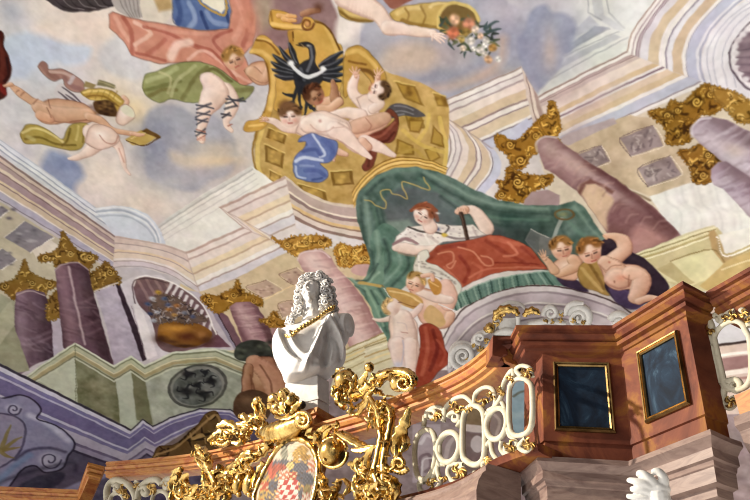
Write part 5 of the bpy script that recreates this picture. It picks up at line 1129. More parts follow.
# ------------------------------------------------------------------ camera, light
def setup():
    cam = bpy.data.cameras.new('camera'); o = bpy.data.objects.new('camera', cam); COLL.objects.link(o); cam.sensor_width = 36; cam.sensor_fit = 'HORIZONTAL'; cam.lens = F * 36 / 750; cam.clip_end = 200
    from mathutils import Matrix
    m = np.eye(4); m[:3, 0] = R_WC[:, 0]; m[:3, 1] = -R_WC[:, 1]; m[:3, 2] = -R_WC[:, 2]; m[:3, 3] = EYE; o.matrix_world = Matrix(m.tolist()); SCN.camera = o
    w = bpy.data.worlds.new('hall_light'); SCN.world = w; w.use_nodes = True; nt = w.node_tree; bg = nt.nodes['Background']
    # open hall below the vault: bright windows along the left wall, pale floor, dim rear wall
    g = nt.nodes.new('ShaderNodeTexCoord'); s = nt.nodes.new('ShaderNodeVectorMath'); s.operation = 'DOT_PRODUCT'; d = Vector((-.72, .34, -.6)).normalized(); s.inputs[1].default_value = d; lk(nt, g.outputs['Generated'], s.inputs[0])
    mr = nt.nodes.new('ShaderNodeMapRange'); mr.inputs[1].default_value = -1; mr.inputs[2].default_value = 1; lk(nt, s.outputs['Value'], mr.inputs[0])
    c = ramp(nt, mr.outputs[0], [(.1, (18, 18, 20)), (.42, (60, 58, 60)), (.58, (160, 156, 152)), (.8, (244, 240, 234)), (1, (255, 252, 246))]); lk(nt, c, bg.inputs[0]); bg.inputs[1].default_value = WORLD
    def spot(name, loc, aim, power, colr, ang, size, blend=.6):
        l = bpy.data.lights.new(name, 'SPOT'); l.energy = power; l.color = colr; l.spot_size = math.radians(ang); l.spot_blend = blend; l.shadow_soft_size = size
        k = bpy.data.objects.new(name, l); COLL.objects.link(k); k.location = loc; k.rotation_euler = (Vector(aim) - Vector(loc)).to_track_quat('-Z', 'Y').to_euler(); return k
    spot('window_sunlight', (-6.6, 4.7, 5.9), (.3, 4.6, 3.8), SUNW, (1., .91, .76), 56, .12, .7)
    vs = SCN.view_settings; SCN.display_settings.display_device = 'sRGB'; vs.view_transform = 'Standard'; vs.look = 'None'; vs.gamma = 1; vs.exposure = EXPO; vs.use_curve_mapping = False


WORLD, SUNW, EXPO = 1.55, 4300., 0.25
SCN.cycles.filter_width = 1.1
setup(); build_vault()
# ================================================================== the gallery
def spl(p, m=6): return smooth(np.asarray(p, float), False, m)


MAIN = spl([(-2.66, 7.86), (-2.1, 7.44), (-1.45, 6.9), (-.74, 6.15), (.03, 5.2), (.25, 4.9), (.44, 4.59), (.678, 4.211), (.825, 3.89), (.917, 3.525)], 5)
ZT = 4.05


def surf(px, py, off=0., path=None):
    """sighting -> point of the upright surface that stands `off` in front of a plan path"""
    q = offset(MAIN if path is None else path, off); d = ray(float(px), float(py)); best = None
    ext = [(q[0] + (q[0] - q[1]) * 8, q[0])] + list(zip(q[:-1], q[1:])) + [(q[-1], q[-1] + (q[-1] - q[-2]) * 8)]
    for i, (a, b) in enumerate(ext):
        e = b - a; M = np.array([[d[0], -e[0]], [d[1], -e[1]]]); 
        if abs(np.linalg.det(M)) < 1e-9: continue
        t, u = np.linalg.solve(M, a - EYE[:2])
        if t > 0 and -1e-6 <= u <= 1 + 1e-6 and (best is None or t < best): best = t
    return EYE + d * best if best else at_z(px, py, 3.6)


def surfs(pts, off=0., path=None, curve=True, m=5, closed=False):
    p = P(pts)
    if curve and len(p) > 2: p = smooth(p, closed, m)
    return np.array([surf(x, y, off, path) for x, y in p])


def nrm(p):
    d = np.asarray(EYE) - p; d = d.copy(); d[..., 2] = 0; return d / np.linalg.norm(d)


CORN = [(0, 0), (0, -.026), (-.02, -.03), (-.023, -.044), (-.012, -.06), (-.03, -.083), (-.05, -.088), (-.052, -.095), (-.038, -.1), (-.038, -.126), (-.066, -.131), (-.075, -.15), (-.085, -.155)]


def cornice(mb, path, depth=.22, z0=ZT):
    mb.sweep(path, [(o, z0 + z) for o, z in CORN] + [(-depth, z0 - .155), (-depth, z0)])


# curved hand rail over the pierced parapet
PAR = thing('gallery_parapet', 'long curved parapet with orange marble handrail and pierced white panels, below the white bust', 'parapet', at_z(330., 421., 3.24))
mb = MB(); cornice(mb, MAIN); mb.build('handrail', M_RAIL, PAR, ang=30)
mb = MB(); mb.sweep(np.concatenate([MAIN, [(.97, 3.40), (1.06, 3.22)]]), [(-.03, 3.225), (-.04, 3.215), (-.05, 3.19), (-.075, 3.185), (-.24, 3.185), (-.24, 3.24), (-.085, 3.24)]); mb.build('foot_rail', M_RED, PAR, ang=30)
# swelling pink base under the parapet
BASE = [(-.06, 3.235), (.02, 3.232), (.035, 3.21), (.03, 3.19), (.05, 3.17), (.075, 3.12), (.085, 3.06), (.08, 3.0), (.06, 2.95), (.0, 2.9), (-.06, 2.86), (-.2, 2.85), (-.2, 3.235)]
tagged_base = MB(); tagged_base.sweep(MAIN, [(o_, z_ - .055) for o_, z_ in BASE]); o = tagged_base.build('trim_1', M_PINK, None, ang=40, origin=at_z(440., 490., 3.1)); o['kind'] = 'structure'


def pier(name, label, path, frames, origin, left=None):
    t = thing(name, label, 'pier', origin)
    mb = MB(); cornice(mb, path, .2); mb.build('cornice', M_RED, t, ang=30)
    w = offset(path, -.085) if left is None else np.concatenate([left, offset(path, -.085)[2:]]); mb = MB(); mb.sweep(w, [(0, 3.9), (0, 3.31), (-.012, 3.305), (-.012, 3.19), (-.11, 3.19), (-.11, 3.9)]); mb.build('shaft', M_RED, t, ang=30)
    mb = MB(); mb.sweep(w, [(.05, 3.195), (.055, 3.165), (.03, 3.15), (.012, 3.13), (.012, 3.085), (-.005, 3.08), (-.012, 3.06), (-.02, 3.055), (-.025, 2.985), (-.06, 2.98), (-.065, 2.94), (-.09, 2.93), (-.1, 2.86), (-.16, 2.85), (-.16, 3.195)]); mb.build('base_moulding', M_PINK, t, ang=30)
    for a, b, u0, u1, z0, z1 in frames:
        a, b = np.array(a), np.array(b); e = (b - a) / np.linalg.norm(b - a); n = np.array([e[1], -e[0]]); L = np.linalg.norm(b - a)
        def pt(u, z, d): p = a + e * L * u + n * d; return np.array([p[0], p[1], z])
        wu = .03 / L; mb = MB(); cs = [(u0, z0), (u1, z0), (u1, z1), (u0, z1)]
        for i in range(4):
            (ua, za), (ub, zb) = cs[i], cs[(i + 1) % 4]; cu, cz = (u0 + u1) / 2, (z0 + z1) / 2
            def ins(u, z, k, d): return pt(u + math.copysign(wu * k, cu - u), z + math.copysign(.03 * k, cz - z), d)
            prof = [(0, 0), (0, .012), (.25, .026), (.45, .024), (.6, .014), (.75, .02), (1., .012), (1., -.02)]
            mb.grid(np.array([[ins(ua, za, k, d) for k, d in prof], [ins(ub, zb, k, d) for k, d in prof]]))
        f = mb.build('panel_frame', M_FRAME, t, ang=25); mb = MB(); A = np.array([[pt(u, z, .002) for z in np.linspace(z0 + .02, z1 - .02, 3)] for u in (u0 + wu * .6, u1 - wu * .6)]); B = A - np.array([n[0], n[1], 0]) * .02; mb.grid(np.concatenate([A, B[::-1]]), closed_u=True); mb.build('stone_inlay', M_BLUE, f, False)
    return t


PA = [(1.005, 3.64), (.994, 3.33), (1.542, 3.122), (1.712, 2.588), (1.862, 2.645), (1.93, 2.66)]
w = offset(PA, -.085)
fA = (w[1], w[2]); fB = (w[2], w[3])


def frac(f, px, py):
    a, b = np.array(f[0]), np.array(f[1]); e = b - a; n = np.array([e[1], -e[0], 0]); p = at_plane(float(px), float(py), np.array([*a, 0]), n / np.linalg.norm(n)); return (p[:2] - a).dot(e) / e.dot(e)


_e = (w[2] - w[1]) / np.linalg.norm(w[2] - w[1]); WL = w[1] + _e * (frac(fA, 543, 400) * np.linalg.norm(w[2] - w[1]))
pier('marble_pier', 'red brown marble pier with two gilt framed blue stone panels', PA,
     [(*fA, frac(fA, 554, 400), frac(fA, 613, 400), 3.37, 3.825), (*fB, frac(fB, 643, 390), frac(fB, 686, 370), 3.385, 3.835)], (1.3, 3.25, 2.85), np.array([WL + (-.02, .3), WL]))
P0 = [(.90, 3.56), (.91, 3.505), (1.03, 3.45), (1.03, 3.5)]
mb = MB(); cornice(mb, P0, .14); mb.build('rail_end_block', M_RED, PAR, ang=30)
PR = [(1.872, 2.64), (1.96, 2.38), (2.22, 1.62)]
PARR = thing('gallery_parapet', 'short parapet with red marble rail and arched lattice opening at the right edge', 'parapet', (1.96, 2.3, 3.29)); mb = MB(); cornice(mb, PR); mb.build('handrail', M_RED, PARR, ang=30)
mb = MB(); mb.sweep(PR, [(-.04, 3.42), (-.05, 3.30), (-.2, 3.30), (-.2, 3.42)]); mb.build('foot_rail', M_RAIL, PARR, ang=30)
wr = offset(PR, -.05); mb = MB(); mb.sweep(wr, [(.05, 3.29), (.055, 3.24), (.03, 3.22), (.012, 3.15), (-.02, 3.1), (-.03, 2.95), (-.15, 2.9), (-.15, 3.29)]); o = mb.build('trim_2', M_PINK, None, ang=30, origin=(1.96, 2.3, 2.9)); o['kind'] = 'structure'
PL = [(-4.9, 10.12), (-3.36, 9.33), (-2.92, 8.02), (-2.72, 8.06)]
t = thing('marble_pier', 'orange marble corner pier at the far left end of the curved rail', 'pier', (-3.2, 9., 3.)); mb = MB(); cornice(mb, PL, .2); mb.build('cornice', M_RAIL, t, ang=30)
wl = offset(PL, -.085); mb = MB(); mb.sweep(wl, [(0, 3.9), (0, 3.1), (-.1, 3.1), (-.1, 3.9)]); mb.build('shaft', M_RAIL, t, ang=30)

mb = MB(); mb.sweep(PL, [(-.04, 3.12), (.0, 3.05), (-.1, 2.85), (-.3, 2.85), (-.3, 3.12)]); o = mb.build('trim_3', M_PINK, None, ang=30, origin=(-3.2, 9., 2.85)); o['kind'] = 'structure'
mb = MB(); mb.sweep(PL + [tuple(p) for p in MAIN[::4]] + [(1.02, 3.36), (1.56, 3.15), (1.73, 2.62), (1.88, 2.66), (1.98, 2.38), (2.24, 1.62)], [(-.14, 2.87), (-.14, 0.), (-.34, 0.), (-.34, 2.87)]); o = mb.build('wall_gallery', M_PLAST, None, ang=30); o['kind'] = 'structure'
# ------------------------------------------------------------------ pierced parapet panels
def stroke(mb, pts, w, off=-.07, closed=False, path=None, curve=True, flat=.7, n=7):
    p = surfs(pts, off, path, curve, 4, closed); d = np.linalg.norm(p.mean(0) - EYE) / F * T[2]; mb.tube(p, np.asarray(w, float) * d * .5, n, flat=(nrm(p.mean(0)), flat), closed=closed)


def leafy(mb, x, y, s, seed, off=-.06, path=None, k=6):
    """a sprig of small curled leaves"""
    r = np.random.RandomState(seed)
    for i in range(k):
        a = r.rand() * 6.28; q = [(x, y), (x + s * .6 * math.cos(a), y + s * .6 * math.sin(a)), (x + s * math.cos(a + .6), y + s * math.sin(a + .6))]
        stroke(mb, q, [s * .3, s * .5, s * .1], off + .012 * r.rand(), path=path, flat=.5, n=6)




def panel(par, rings, scrolls, leaves, seed, path=None, wr=15, ws=12):
    mb = MB()
    for q in scrolls: stroke(mb, q, ws * 1.5, -.075, path=path)
    pn = mb.build('lattice_panel', M_CREAM, par)
    for q, wd in rings: mb = MB(); stroke(mb, q, wd * 1.55, closed=True, path=path); mb.build('ring_frame', M_CREAM, pn)
    for i, (x, y, s_) in enumerate(leaves): mb = MB(); leafy(mb, x, y, s_, i + seed, path=path, k=7); mb.build('gilded_leaf', M_GOLD2, pn)


tile(390, 360, .28)
panel(PAR, [([(262, 210), (280, 172), (300, 164), (322, 172), (338, 206), (340, 330), (324, 366), (300, 374), (276, 362), (260, 334)], 15), (ell(210, 312, 38, 54, rot=12), 15), (ell(382, 228, 36, 56, rot=12), 15),
            ([(426, 110), (446, 72), (470, 66), (492, 76), (508, 108), (506, 232), (470, 268), (430, 250)], 13), ([(92, 290), (112, 258), (140, 250), (160, 276), (164, 340), (150, 400), (124, 426), (98, 412), (88, 350)], 13)],
      [[(190, 220), (196, 176), (226, 142), (262, 130), (290, 150), (296, 160)], spiral(232, 206, 24, 180, 1.1), [(300, 160), (306, 120), (336, 98), (366, 104), (378, 140), (372, 168), (350, 180)], [(372, 170), (398, 130), (408, 80), (436, 36), (442, 66), (428, 100)],
       [(400, 150), (412, 180), (424, 260), (440, 280), (456, 300), (440, 330), (416, 340), (396, 318), (400, 290)], spiral(428, 316, 26, 0, 1.2), [(360, 290), (366, 330), (380, 352), (396, 372), (370, 400), (320, 412), (300, 400)], [(262, 372), (216, 376), (208, 410), (232, 438), (280, 436), (312, 410)], spiral(250, 404, 26, 200, 1.1),
       [(176, 352), (170, 396), (180, 440), (150, 470), (112, 470), (104, 440), (124, 436)], [(176, 280), (178, 330), (172, 380)], [(338, 330), (350, 300), (366, 284)], spiral(350, 374, 22, 90, 1.2), [(150, 440), (170, 380), (200, 372)], [(104, 500), (116, 470)], [(240, 240), (254, 216)], [(344, 200), (350, 186)], [(484, 280), (460, 310), (486, 326), (510, 300)],
       [(130, 210), (140, 180), (170, 168), (196, 184), (190, 220)], spiral(150, 196, 22, 160, 1.1), [(120, 240), (124, 200)], [(470, 60), (450, 36), (470, 20), (500, 30), (508, 60)]],
      [(250, 180, 24), (330, 140, 26), (400, 110, 20), (245, 400, 30), (345, 370, 28), (430, 305, 26), (490, 44, 24), (496, 300, 26), (150, 440, 22), (190, 420, 18), (360, 130, 18), (280, 175, 16), (160, 195, 26), (425, 70, 18), (225, 160, 18), (290, 425, 18)], 0)
tile(90, 430, .16)
panel(PAR, [(ell(170, 440, 44, 46), 16), (ell(440, 440, 52, 58), 16)],
      [[(108, 440), (106, 370), (136, 322), (190, 316), (250, 350), (284, 410), (284, 460)], [(296, 440), (310, 370), (360, 322), (420, 312), (450, 340)], [(450, 350), (480, 312), (530, 310)], spiral(170, 370, 24, 200, 1.1), spiral(345, 385, 26, 180, 1.2), spiral(480, 350, 20, 200, 1.2), [(286, 340), (300, 320)], [(520, 320), (560, 360), (560, 440)]],
      [(200, 370, 40), (230, 400, 34), (380, 370, 40), (480, 350, 34), (290, 350, 24)], 50, ws=26)
tile(690, 270, .3)
panel(PARR, [([(84, 244), (82, 220), (96, 196), (122, 176), (148, 170), (172, 180), (188, 206), (200, 236), (206, 330), (196, 376), (170, 396), (138, 396), (116, 380), (108, 350)], 11)],
      [[(62, 166), (74, 190), (70, 220), (84, 250)], [(60, 160), (96, 150), (110, 166), (100, 180)], [(112, 165), (130, 140), (150, 136)], spiral(100, 160, 18, 180, 1.2), [(170, 130), (190, 150), (200, 190)], [(116, 390), (112, 430), (130, 460), (150, 440), (140, 424)], [(150, 440), (170, 430), (190, 450), (206, 440)], spiral(150, 388, 26, 200, 1.2), spiral(128, 380, 20, 20, 1.2), [(74, 250), (84, 300), (104, 380)], [(80, 260), (94, 340), (110, 380)], [(196, 180), (206, 160), (220, 150)]],
      [(66, 200, 18), (140, 150, 20), (178, 145, 18), (134, 440, 22), (196, 170, 16), (116, 160, 14)], 90, path=PR, ws=13)
# ================================================================== white marble bust
PB = at_z(318., 409., 4.38); NB = nrm(PB)


def bpt(x, y, dep=0.):
    """bust sketch (on the upright plane through its foot) -> hall; dep is towards the viewer, in sketch units"""
    q = P([(x, y)])[0]; return at_plane(float(q[0]), float(q[1]), PB, NB) + NB * dep * UB


tile(255, 265, .3); UB = np.linalg.norm(PB - EYE) / F * T[2]
RB3 = np.array([[-NB[1], NB[0], 0], [0, 0, 1.], NB]); RB3[0] *= np.sign(RB3[0, 0])


def bball(mb, x, y, dep, rx, ry, rz, rot=0, **k):
    c, s = math.cos(math.radians(rot)), math.sin(math.radians(rot)); R = np.array([[c, -s, 0], [s, c, 0], [0, 0, 1]]) @ RB3
    mb.ball(bpt(x, y, dep), np.array([rx, ry, rz]) * UB, R=R, **k)


def btube(mb, pts, r, n=12):
    q = np.array([bpt(*p) for p in pts]); q = smooth(q, False, 5) if len(q) > 2 else q; mb.tube(q, np.asarray(r, float) * UB, n)


def remesh(o, vox, it=6):
    m = o.modifiers.new('remesh', 'REMESH'); m.mode = 'VOXEL'; m.voxel_size = vox; m.use_smooth_shade = True
    m = o.modifiers.new('smooth', 'SMOOTH'); m.iterations = it; m.factor = .5


bust = thing('marble_bust', 'white marble bust of a man in curly wig and cloak with gold chain', 'bust', PB)
mb = MB()
TO = smooth(np.array([(165, 188), (132, 204), (100, 214), (76, 224), (60, 240), (57, 270), (62, 302), (76, 334), (90, 362), (102, 392), (140, 402), (200, 394), (250, 376), (282, 350), (300, 320), (302, 290), (298, 262), (292, 232), (290, 200), (284, 176), (270, 166), (240, 172), (215, 184), (190, 190)], float), True, 4); tc = np.array([190., 285.])
FOLD = [([(68, 232), (64, 280), (72, 318)], 11, 16), ([(72, 244), (84, 292), (112, 335), (160, 364), (206, 370)], 13, 20), ([(106, 262), (130, 308), (170, 342), (216, 350)], 11, 16), ([(236, 214), (206, 275), (180, 335), (160, 374)], 9, 26), ([(244, 214), (276, 265), (298, 330)], 11, 26), ([(262, 190), (296, 232), (308, 290)], 9, 16),
        ([(100, 385), (150, 388), (215, 375), (272, 345)], 11, 14), ([(242, 250), (250, 300), (244, 345)], 6, 10), ([(222, 275), (214, 320), (204, 352)], 5, 8), ([(238, 240), (238, 290), (224, 345)], 17, -34), ([(92, 262), (112, 315), (150, 350)], 8, -12), ([(286, 225), (302, 272)], 8, -12), ([(262, 262), (280, 310), (276, 345)], 8, -12), ([(120, 225), (160, 250), (200, 240)], 26, 10)]


def torso_depth(q):
    dm = np.full(len(q), 1e9)
    for a, b in zip(TO, np.roll(TO, -1, 0)): e = b - a; t = np.clip(((q - a) @ e) / e.dot(e), 0, 1); dm = np.minimum(dm, np.hypot(*(q - a - t[:, None] * e).T))
    z = 66 * np.sqrt(np.clip(1 - (1 - np.clip(dm / 70, 0, 1)) ** 2, 0, 1)); g = np.zeros(len(q))
    for pts, wd, am in FOLD:
        p = smooth(np.array(pts, float), False, 5); dd = np.full(len(q), 1e9)
        for a, b in zip(p[:-1], p[1:]): e = b - a; t = np.clip(((q - a) @ e) / max(e.dot(e), 1e-9), 0, 1); dd = np.minimum(dd, np.hypot(*(q - a - t[:, None] * e).T))
        g += am * np.exp(-(dd / wd) ** 2)
    return z, g * np.clip(dm / 14, 0, 1)


FR = np.sin(np.linspace(0, 1, 46) * np.pi / 2); rows = []
for f_ in FR:
    q = tc + (TO - tc) * f_; z, g = torso_depth(q); rows.append([bpt(x, y, max(0., d)) for (x, y), d in zip(q, z + g)])
for f_ in FR[::-1][1:]:
    q = tc + (TO - tc) * f_; z, g = torso_depth(q); rows.append([bpt(x, y, -.8 * d) for (x, y), d in zip(q, z)])
mb.grid(np.array(rows), closed_v=True, cap=True)
btube(mb, [(248, 204, -24), (282, 208, 6), (311, 214, 28)], [50, 47, 42], 32)                      # cut right arm
bball(mb, 256, 208, -2, 46, 44, 44, n=14, m=20); bball(mb, 274, 216, 6, 40, 44, 40, n=14, m=20); bball(mb, 282, 244, 4, 32, 42, 42, n=14, m=20); bball(mb, 292, 214, 10, 32, 42, 40, n=14, m=20)
btube(mb, [(185, 120, 10), (186, 165, 10), (188, 205, 20)], [27, 28, 40])
# head turned to the left: skull, brow, nose, cheeks, lips, chin
bball(mb, 184, 98, 16, 33, 43, 38, n=18, m=24); bball(mb, 180, 112, 24, 25, 32, 28, n=16, m=20)
btube(mb, [(166, 84, 42), (176, 82, 46), (194, 84, 40), (206, 88, 30)], [5, 6, 6, 5]); btube(mb, [(172, 86, 48), (166, 98, 58), (163, 107, 62)], [4, 5.5, 6.5]); bball(mb, 168, 108, 54, 8, 5, 5)
for a in [(160, 112, 36, 9, 9, 10), (192, 114, 38, 11, 11, 10), (173, 120, 50, 9, 3.4, 5), (174, 126, 48, 8, 3.6, 5), (177, 138, 42, 11, 9, 10)]: bball(mb, *a)
for x, d in [(163, 44), (187, 42)]: bball(mb, x, 92, d, 6, 3.6, 4)
body_o = mb.build('figure', M_WHITE, bust); remesh(body_o, .006, 2)
mb = MB(); rr = np.random.RandomState(3)
CURL = [(x, y, d, s) for x, y, d, s in [(190, 48, 14, 17), (212, 40, 8, 17), (232, 48, 0, 17), (170, 54, 26, 15), (154, 66, 26, 14), (146, 84, 20, 14), (142, 104, 18, 14), (140, 124, 18, 14), (140, 144, 18, 14), (136, 164, 22, 14), (130, 182, 28, 14), (120, 198, 34, 14), (108, 210, 36, 13), (120, 216, 44, 12),
        (222, 62, 26, 17), (206, 58, 34, 15), (240, 70, 16, 17), (252, 92, 10, 17), (232, 86, 32, 16), (256, 112, 8, 17), (238, 108, 32, 16), (222, 104, 40, 13), (262, 132, 4, 16), (244, 130, 30, 16), (226, 126, 40, 14), (264, 152, 0, 15), (248, 152, 26, 15), (230, 148, 38, 14), (252, 168, 14, 13), (236, 168, 30, 13), (216, 146, 36, 11), (216, 166, 36, 10), (150, 160, 30, 11), (146, 180, 36, 11), (196, 40, 0, 14), (180, 44, 10, 13)]]
for i, (x, y, d, s) in enumerate(CURL):
    bball(mb, x, y, d - 4, s * .9, s * .9, s * .8, n=7, m=10)
    c = bpt(x, y, d + s * .55); a0 = rr.rand() * 6.28; q = [c + UB * s * (1.05 - .75 * k / 12) * (math.cos(a0 + k * .75) * RB3[0] + math.sin(a0 + k * .75) * RB3[1]) + NB * UB * s * .35 * k / 12 for k in range(13)]; mb.tube(q, UB * s * np.linspace(.34, .2, 13), 7)
for x, y, rx, ry, d in [(210, 70, 40, 34, -14), (240, 110, 26, 50, -10), (150, 110, 14, 50, 0), (200, 110, 40, 56, -24)]: bball(mb, x, y, d, rx, ry, 28)
mb.build('wig', M_WHITE, bust)
mb = MB(); CH = smooth(np.array([bpt(*p) for p in [(254, 168, 44), (232, 190, 66), (206, 216, 78), (176, 238, 84), (146, 256, 86), (118, 272, 74), (104, 262, 62)]]), False, 6)
for i, p in enumerate(CH):
    for k in (-1, 0, 1): mb.ball(p + RB3[1] * UB * (k * 8 + (i % 2) * 4) + RB3[0] * UB * k * 4 + NB * .006, UB * (4.6 if (k + i) % 2 else 6.2), 5, 7)
mb.build('gold_chain', M_GOLD, bust)
mb = MB()
for f0, f1 in [(384, 452), (452, 462), (462, 490)]:
    k = {384: 1., 452: 1.07, 462: 1.}[f0]; A = np.array([[bpt(172 + (x - 172) * k, y + (246 - x) * .1, d * k) for x, d in [(100, 4), (204, 44), (248, -12), (146, -56)]] for y in (f0, f1)]); mb.grid(A, closed_v=True, cap=True)
mb.build('socle', M_WHITE, bust, False)

mb = MB(); pc = PB - NB * .0; py_ = np.array([-.77, -.64, 0]); px_ = np.array([-.64, .77, 0])
for z0, z1, hw, hd in [(3.3, PB[2] - .14, .13, .13), (PB[2] - .14, PB[2] - .08, .16, .16)]: mb.box(np.array([pc[0], pc[1], (z0 + z1) / 2]) + RB3[0] * .02, px_ * hw, py_ * hd, [0, 0, (z1 - z0) / 2])
o = mb.build('marble_plinth', M_RAIL, None, False, origin=(pc[0], pc[1], 3.3)); tagged(o, 'orange marble plinth behind the handrail carrying the white bust', 'plinth')

# ================================================================== gilded coat of arms in front of the rail
OFF = .05


def gold_tube(mb, pts, w, off=OFF, wave=.16, fr=5., n=9, dep=None):
    p = P(pts); p = smooth(p, False, 5) if len(p) > 2 else dens(p, False, 2.); m = len(p); o = np.interp(np.linspace(0, 1, m), np.linspace(0, 1, np.size(off)), np.ravel(off)); q = np.array([surf(x, y, oo) for (x, y), oo in zip(p, o)])
    u = np.linalg.norm(q.mean(0) - EYE) / F * T[2]; r = np.interp(np.linspace(0, 1, m), np.linspace(0, 1, np.size(w)), np.ravel(w)) * .5 * u; r = r * (1 + wave * np.sin(np.arange(m) * fr * .37)); mb.tube(q, r, n)


def gold_ball(mb, x, y, r, off=OFF, ry=None, bump=.0, seed=0, rz=None):
    q = P([(x, y)])[0]; c = surf(*q, off); u = np.linalg.norm(c - EYE) / F * T[2]; n = nrm(c); R = np.array([[-n[1], n[0], 0], [0, 0, 1], n]); mb.ball(c, np.array([r, ry or r, rz or r]) * u, 10, 16, R, bump, seed)


def acanthus(mb, pts, w, off=OFF, lobes=5, seed=0):
    """a modelled leaf: raised midrib, scalloped lobed edge, closed thick body"""
    p = P(pts); p = smooth(p, False, 6) if len(p) > 2 else dens(p, False, 1.5); m = len(p); o = np.interp(np.linspace(0, 1, m), np.linspace(0, 1, np.size(off)), np.ravel(off)); q = np.array([surf(x, y, oo) for (x, y), oo in zip(p, o)])
    u = np.linalg.norm(q.mean(0) - EYE) / F * T[2]; n = nrm(q.mean(0)); t = np.gradient(q, axis=0); t /= np.linalg.norm(t, axis=1, keepdims=True); s = np.cross(t, n); s /= np.linalg.norm(s, axis=1, keepdims=True); f = np.linspace(0, 1, m)
    h = w * u * .5 * np.maximum(.12, np.sin(np.pi * np.clip(f * .92 + .08, 0, 1)) ** .7) * (.62 + .38 * np.abs(np.sin(f * np.pi * lobes))); A = []
    for a, d in [(-1, .1), (-.62, .42), (-.25, .3), (0, .62), (.25, .3), (.62, .42), (1, .1), (.5, -.1), (-.5, -.1)]: A.append(q + s * (h * a)[:, None] + n * (h * d)[:, None] * .8)
    mb.grid(np.stack(A, 1), closed_v=True, cap=True)


tile(220, 390, .22)
arms = thing('coat_of_arms', 'gilded coat of arms with painted oval shield and leafy scrollwork hung on the rail', 'coat of arms', surf(290., 470., .02))
OV = [(330, 222), (385, 232), (425, 270), (446, 330), (445, 400), (430, 480), (400, 560), (330, 605), (240, 605), (175, 570), (158, 490), (185, 410), (230, 320), (280, 250)]
ov = smooth(np.array(OV, float), True, 5); oc = ov.mean(0)


def arms_shield():
    nu, nv = 44, len(ov); V, C = [], []; r = np.random.RandomState(8); u = None
    for i in range(nu):
        f = i / (nu - 1)
        for j in range(nv):
            x, y = oc + (ov[j] - oc) * f; q = P([(x, y)])[0]; V.append(surf(*q, OFF + .045 * (1 - f * f))); c = np.array((222, 206, 186.))
            # quartered field with charges, crests above
            if y > 318 and abs(x - (300 - (y - 440) * .18)) < 118 - max(0, (y - 540)) * .8:
                gx, gy = (x + (y - 440) * .18 - 180) / 40., (y - 330) / 42.; k = (int(gx) * 7 + int(gy) * 3) % 6; c = np.array([(166, 60, 46), (66, 72, 92), (206, 196, 180), (176, 142, 70), (96, 88, 92), (190, 110, 80)][k], float)
                if math.sin(x * .21 + 2 * k) * math.sin(y * .26 + k) > .25: c = np.array([(214, 196, 150), (60, 50, 50), (150, 60, 50), (60, 62, 80), (210, 170, 90), (220, 214, 206)][k], float)
            if 272 < x < 356 and 410 < y < 520:
                c = np.array((178, 44, 44.) if (int((x - 272) / 21 + (y - 410) * .02) + int((y - 410) / 22)) % 2 else (232, 226, 220.))
            for cx, cy, rx, ry, cc in [(292, 290, 16, 46, (120, 124, 112)), (286, 330, 34, 14, (70, 76, 92)), (372, 276, 30, 24, (166, 128, 54)), (390, 306, 26, 14, (150, 110, 44)), (345, 300, 14, 30, (180, 140, 66)), (360, 352, 44, 20, (72, 76, 94)), (268, 352, 36, 16, (150, 64, 54)), (400, 410, 26, 34, (58, 64, 82)), (396, 450, 18, 20, (120, 104, 60)), (320, 345, 18, 16, (206, 180, 110)), (236, 380, 18, 22, (176, 70, 56))]:
                d = ((x - cx) / rx) ** 2 + ((y - cy) / ry) ** 2
                if d < 1 and not (272 < x < 356 and 410 < y < 520): c = np.array(cc, float) * (1.0 + .35 * math.sin(x * .4) * math.cos(y * .35))
            C.append(np.clip((c * .7 + np.array((150, 128, 104.)) * .3) * (.74 + .12 * r.rand()), 0, 255))
    idx = np.arange(nu * nv).reshape(nu, nv); j1 = np.roll(idx, -1, 1); Fq = np.stack([idx[:-1], idx[1:], j1[1:], j1[:-1]], -1).reshape(-1, 4); V = np.array(V) - np.array(arms.location)
    paint_mesh('oval_shield', V, Fq, srgb(np.array(C)), M_ARMS, arms)


def scatter(mb, lines, n, w, off, seed, L=60):
    """small leaves springing from the scrolls"""
    r = np.random.RandomState(seed)
    for i in range(n):
        ln = np.array(lines[r.randint(len(lines))], float); k = r.rand() * (len(ln) - 1.001); a = ln[int(k)] * (1 - k % 1) + ln[int(k) + 1] * (k % 1); t = r.rand() * 6.28; l = L * (.5 + .7 * r.rand()); s = 1 if r.rand() > .5 else -1
        acanthus(mb, [a, a + l * .55 * np.array([math.cos(t), math.sin(t)]), a + l * .9 * np.array([math.cos(t + s * .7), math.sin(t + s * .7)])], w * (.6 + .6 * r.rand()), [off, off + .05 + .05 * r.rand()], 3 + i % 3, i)


arms_shield()
mb = MB(); q = np.array([surf(*p, OFF) for p in P(ov)]); uu = np.linalg.norm(q.mean(0) - EYE) / F * T[2]; mb.tube(q, 15 * uu * (1 + .12 * np.sin(np.arange(len(q)) * 1.9)), 10, closed=True); mb.build('shield_rim', M_GOLD, arms)
mb = MB(); gold_tube(mb, [(200, 190), (240, 200), (290, 190), (340, 168), (372, 150)], [60, 92, 100, 90, 70], .1, .10, 9., 16); gold_tube(mb, spiral(376, 142, 42, 200, 1.7, end=.12), [22, 14], .17, .05); gold_ball(mb, 376, 142, 40, .12); gold_ball(mb, 208, 186, 34, .1); mb.build('crest_scroll', M_GOLD, arms)
mb = MB()
for i, (x, y, r) in enumerate([(250, 44, 32), (290, 22, 30), (328, 48, 32), (346, 84, 26), (262, 86, 30), (300, 74, 34), (322, 104, 26), (236, 70, 22)]): gold_ball(mb, x, y, r, .12 + .02 * (i % 3), bump=.3, seed=i)
